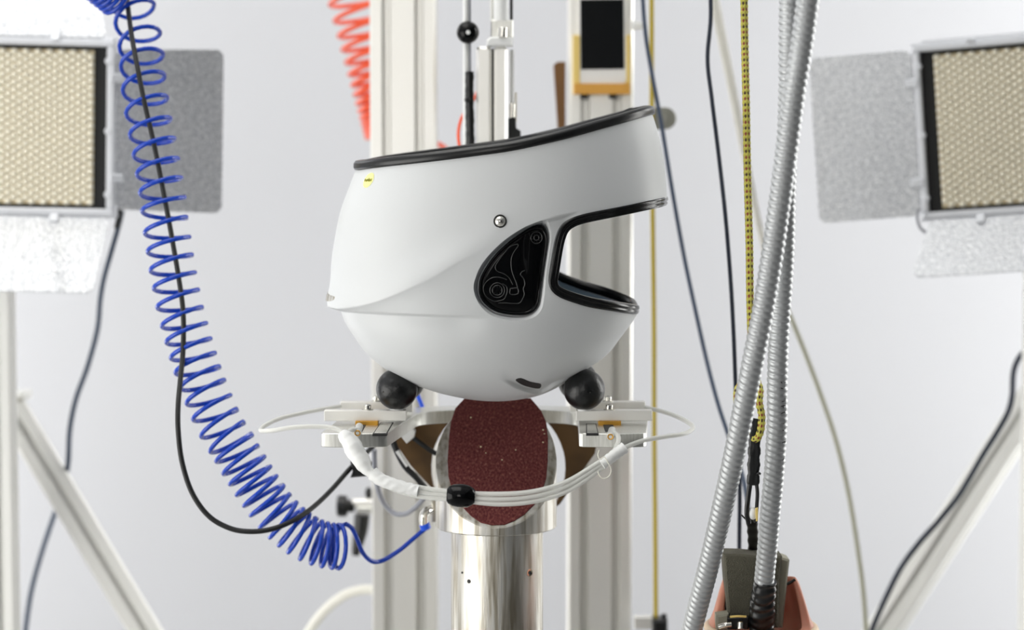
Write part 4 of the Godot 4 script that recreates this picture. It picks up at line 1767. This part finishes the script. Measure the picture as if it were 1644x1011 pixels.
	b.tube(path([[1095, -300, -0.5], [1140, -40, -0.5], [1156, 45, -0.5], [1177, 150, -0.5], [1198, 260, -0.5], [1216, 350, -0.5], [1240, 450, -0.5]]), func(i: int, an: float) -> float: return lerpf(9.0, 5.0, clampf(i / 48.0, 0.0, 1.0)) * mpp(-0.5), 12, false, true, null, 0.35, Vector3(1, 0.2, 0))
	solo("white_strap", b, M["white strap"], "white strap slanting down behind the yellow braided rope", "strap")
	cable("pale_rope", [[1234, 425, -0.5], [1253, 470, -0.5], [1274, 520, -0.5], [1296, 575, -0.5], [1320, 640, -0.5], [1343, 710, -0.5], [1362, 790, -0.5], [1377, 880, -0.5], [1387, 960, -0.5], [1392, 1040, -0.5]], 4.0, "pale rope", "pale grey rope curving down to the right of the silver hoses", "rope")
	cable("lamp_cable", [[196, 338, -0.5], [191, 360, -0.5], [184, 385, -0.51], [174, 420, -0.53], [166, 450, -0.55], [161, 480, -0.57], [156, 530, -0.6], [140, 590, -0.6], [122, 640, -0.6], [112, 690, -0.6], [109, 745, -0.6], [100, 790, -0.69], [84, 835, -0.69], [66, 890, -0.69], [50, 950, -0.69], [40, 1020, -0.69], [36, 1080, -0.69]], 4.2, "slate cable", "slate-blue cable winding down from the left lamp behind the white strut", "cable")
	b = B.new()
	b.tube(path([[192, 333, -0.49], [191, 348, -0.49], [187, 366, -0.492]]), 4.6 * mpp(-0.49), 10)
	solo("cable_connector", b, M["rubber"], "black connector at the lower right corner of the left lamp", "connector")
	cable("lamp_cable", [[1660, 545, -0.58], [1648, 560, -0.57], [1634, 578, -0.57], [1627, 600, -0.57], [1625, 635, -0.57], [1618, 662, -0.572], [1600, 695, -0.575], [1578, 730, -0.575], [1556, 768, -0.575], [1536, 800, -0.575], [1505, 838, -0.575], [1474, 873, -0.575], [1446, 912, -0.575], [1424, 955, -0.575], [1404, 1000, -0.575], [1390, 1040, -0.575]], 4.6, "navy cable", "black cable lying along the grey slanting strut at the lower right", "cable")
	cable("pale_tube", [[480, 1040, -0.55], [505, 1000, -0.55], [530, 972, -0.55], [558, 953, -0.55], [590, 946, -0.55], [620, 952, -0.55]], 8.0, "white strap", "white tube arching up from the bottom edge to the left post", "tube")
	cable("lamp_lead", [[1474, 335, -0.47], [1473, 352, -0.47], [1478, 366, -0.47], [1490, 374, -0.475], [1505, 370, -0.48]], 2.6, "grey cable", "thin grey lead looping below the inner corner of the right lamp", "cable")

# ------------------------------------------------------------------ pneumatic actuator, rod and lever behind the helmet
func actuator() -> void:
	var z := -0.20
	var root := thing("pneumatic_cylinder", P(792, 300, z), "aluminium pneumatic cylinder standing up behind the helmet, between the posts", "cylinder")
	var b := B.new()
	b.box(place((P(777, 75, z) + P(777, 290, z)) / 2), Vector3(25 * mpp(z), P(0, 75, z).y - P(0, 290, z).y, 0.02), 0.003)
	part(root, "barrel", b, M["extrusion"])
	b = B.new()
	b.box(place((P(804, 75, z) + P(804, 290, z)) / 2), Vector3(22 * mpp(z), P(0, 75, z).y - P(0, 290, z).y, 0.02), 0.003)
	part(root, "barrel", b, M["extrusion"])
	b = B.new()
	b.box(place((P(792, 78, z) + P(792, 290, z)) / 2 - Vector3(0, 0, 0.008)), Vector3(12 * mpp(z), P(0, 78, z).y - P(0, 290, z).y, 0.008), 0.001)
	part(root, "web", b, M["slot dark"])
	b = B.new()
	slab(b, [[781, 74], [781, 64], [787, 59], [806, 58], [824, 60], [824, 74]], z + 0.013, 0.026, 0.002)
	part(root, "cap", b, M["tape white"])
	b = B.new()
	b.rod(P(807, 60, z + 0.012), P(807, 44, z + 0.012), 0.005)
	part(root, "cap_screw", b, M["chrome"])
	b = B.new()
	slab(b, [[788, 60], [788, 32], [824, 32], [824, 60]], z, 0.012, 0.001)
	part(root, "bracket", b, M["machined"])
	b = B.new()
	b.rod(P(805, 34, z - 0.006), P(805, -420, z - 0.006), 11.5 * mpp(z))
	part(root, "piston_rod", b, M["tape white"])
	b = B.new()
	b.rod(P(790, 34, z - 0.012), P(790, -420, z - 0.012), 3.0 * mpp(z))
	part(root, "guide_rod", b, M["machined"])
	b = B.new()
	b.rod(P(821, 54, z - 0.01), P(821, -420, z - 0.01), 2.6 * mpp(z))
	part(root, "guide_rod", b, M["rubber"])
	root = thing("valve_stem", P(825, 300, -0.21), "thin silver stem with a dark fitting just right of the pneumatic cylinder", "valve")
	b = B.new()
	b.rod(P(822, 80, -0.21), P(822, 165, -0.21), 4.0 * mpp(z), 0.0005, 14)
	part(root, "stem", b, M["tape white"])
	b = B.new()
	b.rod(P(822, 165, -0.21), P(822, 190, -0.21), 5.0 * mpp(z), 0.001, 14)
	part(root, "collar", b, M["chrome"])
	b = B.new()
	b.rod(P(828, 148, -0.215), P(828, 196, -0.215), 2.0 * mpp(z), 0.0005, 10)
	part(root, "side_rod", b, M["worn steel"])
	b = B.new()
	slab(b, [[816, 190], [828, 188], [829, 206], [836, 210], [838, 300], [816, 300]], -0.20, 0.02, 0.001)
	part(root, "fitting", b, M["lamp black"])
	root = thing("ball_ended_rod", P(751, 300, z), "light rod with a black ball knob and a black sleeve, behind the helmet's rim", "rod")
	b = B.new()
	b.rod(P(748, 260, z), P(748, -420, z), 5.0 * mpp(z))
	part(root, "rod", b, M["tape white"])
	b = B.new()
	b.rod(P(754.5, 118, z), P(752, -420, z), 2.2 * mpp(z))
	part(root, "wire", b, M["grey cable"])
	b = B.new()
	b.ball(P(751, 52, z + 0.004), Vector3.ONE * (18.0 * mpp(z)), 32, 20)
	part(root, "ball_knob", b, M["gloss black"], "black ball knob")
	b = B.new()
	b.rod(P(751.5, 52, z + 0.004 + 17.6 * mpp(z)), P(751.5, 52, z + 0.005 + 18.0 * mpp(z)), 3.4 * mpp(z), 0.0003, 14)
	part(root, "screw_head", b, M["tape white"])
	b = B.new()
	var f := func(i: int, an: float) -> float: return (6.9 + 0.35 * sin(i * 1.7 + an) + 0.3 * sin(i * 0.7)) * mpp(z)
	b.tube(path([[754, 115, z + 0.004], [753.5, 150, z + 0.004], [754.5, 190, z + 0.004], [755, 230, z + 0.004], [755, 290, z + 0.004]], 10), f, 16)
	part(root, "sleeve", b, M["tape black"], "black sleeve")
	b = B.new()
	b.ball(P(750, 160, z + 0.012), Vector3.ONE * 0.0032, 12, 8)
	part(root, "sleeve_knot", b, M["tape black"])
	# crossbeam that carries them, above the frame
	root = thing("grey_lever", P(1040, 210, -0.42), "flat grey lever with a rounded end, sticking out above the helmet's chin", "lever")
	b = B.new()
	var pts := [[1015, 173], [1068, 172]]
	for k in 9:
		var an := PI / 2 - PI * k / 8.0
		pts.append([1068 + 18 * cos(an), 190 - 18 * sin(an)])
	pts.append_array([[1015, 208]])
	slab(b, pts, -0.42, 0.010, 0.001)
	part(root, "arm", b, M["grey lever"])
	b = B.new()
	b.rod(P(1068, 190, -0.4215), P(1068, 190, -0.4185), 6 * mpp(-0.42), 0.0004)
	part(root, "pivot_pin", b, M["grey lever"])
	b = B.new()
	slab(b, [[889, 104], [895, 99], [908, 99], [908, 300], [902, 300]], -0.47, 0.03, 0.001)
	solo("brown_board", b, M["brown board"], "upright brown board against the left edge of the right-hand post", "board")

# ------------------------------------------------------------------ phone in its holder
func phone() -> void:
	var zf := -0.46
	var root := thing("phone_holder", P(966, 152, zf + 0.01), "yellow plywood phone holder screwed to the right-hand post", "holder")
	var b := B.new()
	slab(b, [[920, 56], [1012, 56], [1012, 151], [920, 151]], zf + 0.007, 0.006, 0.0006)
	part(root, "back_board", b, M["plywood"])
	b = B.new()
	slab(b, [[922, 134], [1011, 134], [1011, 151], [922, 151]], zf + 0.020, 0.013, 0.0008)
	part(root, "ledge", b, M["plywood edge"])
	for x in [[920, 931], [1006, 1012]]:
		b = B.new()
		slab(b, [[x[0], 57], [x[1], 57], [x[1], 136], [x[0], 136]], zf + 0.017, 0.010, 0.0006)
		part(root, "side_rail", b, M["plywood"])
	for x in [938, 984]:
		b = B.new()
		slab(b, [[x - 6, 149], [x + 6, 149], [x + 6, 158], [x - 6, 158]], zf + 0.012, 0.011, 0.0006)
		part(root, "foot", b, M["slot dark"])
	var z := zf + 0.016
	root = thing("smartphone", P(968, 136, z), "white smartphone with a dark screen standing upright in the yellow holder", "phone")
	b = B.new()
	var k := mpp(z)
	var lo := P(968, 136, z)
	var w := 76.0 * k
	var h := 168.0 * k
	var poly := PackedVector2Array()
	for c in [[1, 1], [-1, 1], [-1, -1], [1, -1]]:
		for s in 7:
			var an: float = [0.0, PI / 2, PI, PI * 1.5][[[1, 1], [-1, 1], [-1, -1], [1, -1]].find(c)] + PI / 2 * s / 6.0
			poly.append(Vector2(c[0] * (w / 2 - 9 * k) + 9 * k * cos(an), h / 2 + c[1] * (h / 2 - 9 * k) + 9 * k * sin(an)))
	var lean := Transform3D(Basis(Vector3(0, 0, 1), deg_to_rad(0.6)), lo)
	b.prism(poly, lean, 0.0076, 0.0008)
	part(root, "body", b, M["phone white"])
	b = B.new()
	b.box(lean * place(Vector3(-0.5 * k, 24 * k + 56 * k, 0.0001)), Vector3(69.5 * k, 111 * k, 0.0008), 0.0001)
	part(root, "screen", b, M["screen off"], "dark screen")
	b = B.new()
	b.lathe([[0.0031, -0.0001], [0.0035, 0.0002], [0.0041, 0.0002], [0.0044, -0.0001]], lean * Vector3(0, 12 * k, 0), Vector3(0, 0, 1), 24)
	part(root, "home_button", b, M["phone white"])
	b = B.new()
	b.box(lean * place(Vector3(0, 150 * k, 0.0001)), Vector3(14 * k, 2.4 * k, 0.0006), 0.0001)
	part(root, "earpiece", b, M["slot dark"])
	b = B.new()
	slab(b, [[1014, 32], [1034, 36], [1036, 46], [1014, 48]], -0.44, 0.012, 0.002)
	solo("cable_clip", b, M["tape white"], "white clip holding the slate-blue cable beside the smartphone", "clip")

# ------------------------------------------------------------------ clear tubing in front of the anvil
func offset_path(list: Array, dy: float) -> Array:
	var out := []
	for e in list:
		var k: float = e[3] if e.size() > 3 else 0.0
		out.append([e[0], e[1] + dy * k, e[2]])
	return out

func tubing() -> void:
	var main := [[546, 652, -0.036, 0], [515, 657, -0.015, 0], [480, 664, 0.02, 0], [448, 672, 0.055, 0], [425, 683, 0.085, 0], [419, 691, 0.102, 0], [436, 691, 0.116, 0], [470, 686, 0.122, 0], [505, 684.5, 0.124, 0], [535, 689, 0.126, 0.3], [556, 702, 0.130, 0.5], [573, 729, 0.136, 0.6], [594, 757, 0.142, 0.6], [625, 775, 0.148, 0.8], [670, 788, 0.153, 0.9], [740, 796, 0.158, 0.8], [800, 800, 0.160, 1], [855, 796, 0.158, 1], [905, 782, 0.153, 1], [945, 759, 0.148, 0.9], [980, 734, 0.142, 0.7], [1005, 717, 0.138, 0.4]]
	var r := 3.9 * mpp(0.14)
	var lists := []
	# one tube runs from the rear left bar to the right-hand arm, one from the left-hand arm to the rear right bar, one only in the bundle
	var a := offset_path(main.slice(0, 21), -7.2)
	a.append_array([[990, 716, 0.130], [993, 702, 0.120], [986, 694, 0.112]])
	lists.append([a, "clear plastic tube looping out left of the horseshoe plate and back into the bundle"])
	var c := [[577, 690, 0.112], [570, 689, 0.118], [560, 696, 0.127]]
	c.append_array(offset_path(main.slice(11, 21), 1.0))
	c.append_array([[1004, 718, 0.138], [1035, 706.5, 0.126], [1070, 700.5, 0.112], [1098, 696, 0.095], [1112, 688, 0.07], [1108, 680, 0.045], [1088, 669, 0.01], [1062, 660, -0.02], [1036, 654, -0.034]])
	lists.append([c, "clear plastic tube looping out right of the horseshoe plate past the yellow cord"])
	var d := offset_path(main.slice(12, 21), 9.0)
	lists.append([d, "lowest clear tube of the bundle across the front of the maroon grit face"])
	for l in lists:
		var b := B.new()
		b.tube(path(l[0], 10), r, 14)
		var t := solo("clear_tube", b, M["clear tube"], l[1], "tube", "clear plastic tubes")
		b = B.new()
		b.tube(path(l[0], 6), r * 0.42, 8)
		part(t, "bore", b, M["tube core"])
	var b := B.new()
	var f := func(i: int, an: float) -> float:
		return (12.5 * sin(PI * clampf(i / 30.0 * 0.86 + 0.14, 0.0, 1.0)) * (1.0 + 0.06 * sin(an * 3 + i * 0.6)) + 3.0 + 0.3 * sin(i * 1.9) + 0.4 * sin(i * 0.73)) * mpp(0.14)
	b.tube(path([[549, 694, 0.127], [562, 710, 0.131], [576, 733, 0.136], [590, 755, 0.142], [603, 769, 0.146]]), f, 16)
	solo("tape_wrap", b, M["tape white"], "white tape twisted round the tubes in front of the left arm", "tape")
	b = B.new()
	var f2 := func(i: int, an: float) -> float:
		return (11.0 - 0.05 * i + 0.4 * sin(i * 1.3 + an * 2) + 0.5 * sin(an * 4.0 + i)) * mpp(0.15)
	b.tube(path([[598, 760, 0.144], [612, 770, 0.147], [632, 777.5, 0.150], [655, 784, 0.152], [672, 788, 0.154]]), f2, 16)
	solo("tape_wrap", b, M["tape white"], "white tape with ragged edges left of the black bead", "tape")
	b = B.new()
	var f3 := func(i: int, an: float) -> float:
		return (8.4 + 0.05 * i + 0.5 * sin(i * 1.5 + an * 3)) * mpp(0.145)
	b.tube(path([[966, 746, 0.146], [980, 735, 0.143], [992, 726, 0.140], [1003, 718, 0.138]], 8), f3, 16)
	solo("tape_wrap", b, M["tape white"], "white tape binding the tubes below the right arm", "tape")
	b = B.new()
	var bc := P(740, 795.5, 0.158)
	var rr := mpp(0.158)
	b.lathe([[8.5 * rr, -23 * rr], [10 * rr, -23 * rr], [14 * rr, -20 * rr], [17.5 * rr, -13 * rr], [19 * rr, -4 * rr], [19 * rr, 4 * rr], [17.8 * rr, 12 * rr], [14 * rr, 19 * rr], [10.5 * rr, 22.5 * rr], [8.5 * rr, 22.5 * rr]], bc, Vector3(1, -0.06, 0), 32)
	solo("rubber_bead", b, M["gloss black"], "shiny black bead threaded on the tube bundle in front of the grit face", "bead")
	# fittings at the ends of the arms
	for e in [[577, 690, "clear elbow fitting on the front end of the left arm"], [983, 696, "clear elbow fitting on the front end of the right arm"]]:
		b = B.new()
		b.rod(P(e[0], e[1] - 6, 0.095), P(e[0] - 3, e[1] + 5, 0.119), 6.2 * mpp(0.11), 0.0008, 18)
		var t := solo("tube_fitting", b, M["clear tube"], e[2], "fitting", "clear tube fittings")
		b = B.new()
		b.lathe([[3.0 * mpp(0.11), 0.0003], [4.6 * mpp(0.11), 0.0006], [5.2 * mpp(0.11), 0.0]], P(e[0] - 3, e[1] + 5, 0.119), P(e[0] - 3, e[1] + 5, 0.119) - P(e[0], e[1] - 6, 0.095), 18)
		part(t, "ring", b, M["brass"])
	b = B.new()
	b.tube(path([[962, 722, 0.150], [960, 731, 0.152], [964, 737, 0.153], [970, 733, 0.153], [976, 742, 0.153], [981, 754, 0.153], [978, 764, 0.153], [969, 768, 0.153], [962, 763, 0.153], [960, 756, 0.152]]), 0.85 * mpp(0.15), 6)
	solo("loose_thread", b, M["thread"], "loose white thread loop dangling below the right arm", "thread")
	b = B.new()
	b.tube(path([[601, 722, -0.14], [602, 752, -0.15], [607, 785, -0.17], [618, 810, -0.18], [634, 824, -0.18], [652, 824, -0.175], [668, 813, -0.165], [681, 799, -0.15], [694, 785, -0.13]]), 4.2 * mpp(-0.16), 12)
	solo("grey_tube", b, M["grey cable"], "grey tube hanging in a loop under the left arm of the horseshoe plate", "tube")

# ------------------------------------------------------------------ pink headform with foam, lower right
func headform() -> void:
	var z := 0.03
	var o := P(1222, 1003, z)
	var k := mpp(z)
	var root := thing("headform", P(1222, 1160, z), "flesh-pink hollow headform under the silver hoses, with raised sides", "headform")
	var rx := 82.0 * k
	var rz := 0.060
	var hgt := func(an: float) -> float:          # an: 0 is image right, PI/2 is away from the camera
		var s := sin(an)
		var up := smoothstep(-0.35, 0.25, s)
		var side := pow(absf(cos(an)), 0.7)
		return (76.0 * up * (0.45 + 0.55 * side)) * k
	var segs := 96
	var prof := []
	var rows := []
	# inner wall from the floor of the hollow up over the rim, then the outside down to the chin
	for e in [[0.0, -0.3, 0], [0.5, -0.3, 0], [0.78, -0.28, 0], [0.80, 0.2, 0], [0.805, 0.7, 0], [0.815, 0.93, 0], [0.85, 0.99, 0], [0.89, 1.0, 0], [0.93, 0.99, 0], [0.965, 0.93, 0], [0.985, 0.7, 0], [1.0, 0.3, 0], [1.04, 0.0, 0], [1.06, -0.2, 1], [1.05, -0.6, 1], [0.98, -1.0, 1], [0.85, -1.4, 1], [0.68, -1.7, 1], [0.42, -1.9, 1], [0.0, -1.95, 1]]:
		var row := PackedVector3Array()
		for j in segs:
			var an := TAU * j / segs
			var h: float = hgt.call(an)
			var y: float = e[1] * h if e[1] > 0.0 else e[1] * 60.0 * k
			var shrink := 1.0 - 0.22 * clampf(y / (76.0 * k), 0.0, 1.0)
			row.append(o + Vector3(cos(an) * rx * e[0] * shrink, y, -sin(an) * rz * e[0]))
		rows.append(row)
	var b := B.new()
	b.grid(rows, true)
	part(root, "shell", b, M["headform pink"])
	# paler lip round the front edge
	var lip := PackedVector3Array()
	for j in segs / 2 + 25:
		var an := PI + TAU * (j - 12) / segs
		lip.append(o + Vector3(cos(an) * rx * 1.05, -0.003, -sin(an) * rz * 1.05))
	b = B.new()
	b.tube(lip, 0.0042, 12)
	part(root, "lip", b, M["headform cream"], "cream lip of the front edge")
	b = B.new()
	b.lathe([[0, 0], [0.14, 0], [0.14, 0.012], [0.02, 0.016], [0.02, o.y - 1.9 * 60 * k]], Vector3(o.x, 0, o.z), Vector3.UP, 32)
	part(root, "stand", b, M["lamp black"])
	# foam
	b = B.new()
	var fz := 0.050
	slab(b, [[1162, 889], [1190, 889.5], [1216, 892], [1256, 893], [1252, 930], [1250, 1008], [1170, 1008], [1167, 960], [1164, 920]], fz, 0.035, 0.002)
	solo("foam_block", b, M["felt"], "dark grey felt-covered foam block standing up in the headform", "foam")
	b = B.new()
	slab(b, [[1248, 893], [1260, 896], [1268, 899], [1264, 935], [1259, 985], [1257, 1008], [1247, 1008]], fz - 0.020, 0.03, 0.002)
	solo("foam_strip", b, M["felt pale"], "pale grey foam strip right of the taped hose end", "foam")
	b = B.new()
	slab(b, [[1150, 988], [1170, 985], [1172, 1012], [1150, 1012]], fz + 0.006, 0.02, 0.002)
	solo("foam_strip", b, M["felt pale"], "small pale grey foam pad at the left foot of the foam block", "foam")
	root = thing("metal_clip", P(1180, 1008, fz), "small silver clip on a black strap at the foot of the foam block", "clip")
	b = B.new()
	slab(b, [[1168, 992], [1202, 990], [1202, 1010], [1168, 1010]], fz + 0.012, 0.008, 0.001)
	part(root, "strap", b, M["rubber"])
	b = B.new()
	b.tube(path([[1154, 1006, fz + 0.018], [1164, 1003, fz + 0.02], [1174, 1002, fz + 0.02]]), 4.2 * k, 12)
	part(root, "tongue", b, M["chrome"])
	b = B.new()
	b.rod(P(1189, 998, fz + 0.016), P(1189, 1010, fz + 0.018), 5.0 * k)
	part(root, "pin", b, M["chrome"])
	b = B.new()
	b.tube(path([[1172, 990, fz + 0.016], [1184, 989, fz + 0.017], [1198, 989.5, fz + 0.016]]), 1.8 * k, 8)
	part(root, "wire", b, M["plywood"])
	b = B.new()
	b.tube(path([[1256, 940, 0.02], [1268, 935, 0.02], [1277, 930, 0.021]]), 2.6 * k, 8)
	solo("strap_end", b, M["tape black"], "short black strap end sticking out right of the pale foam", "strap")
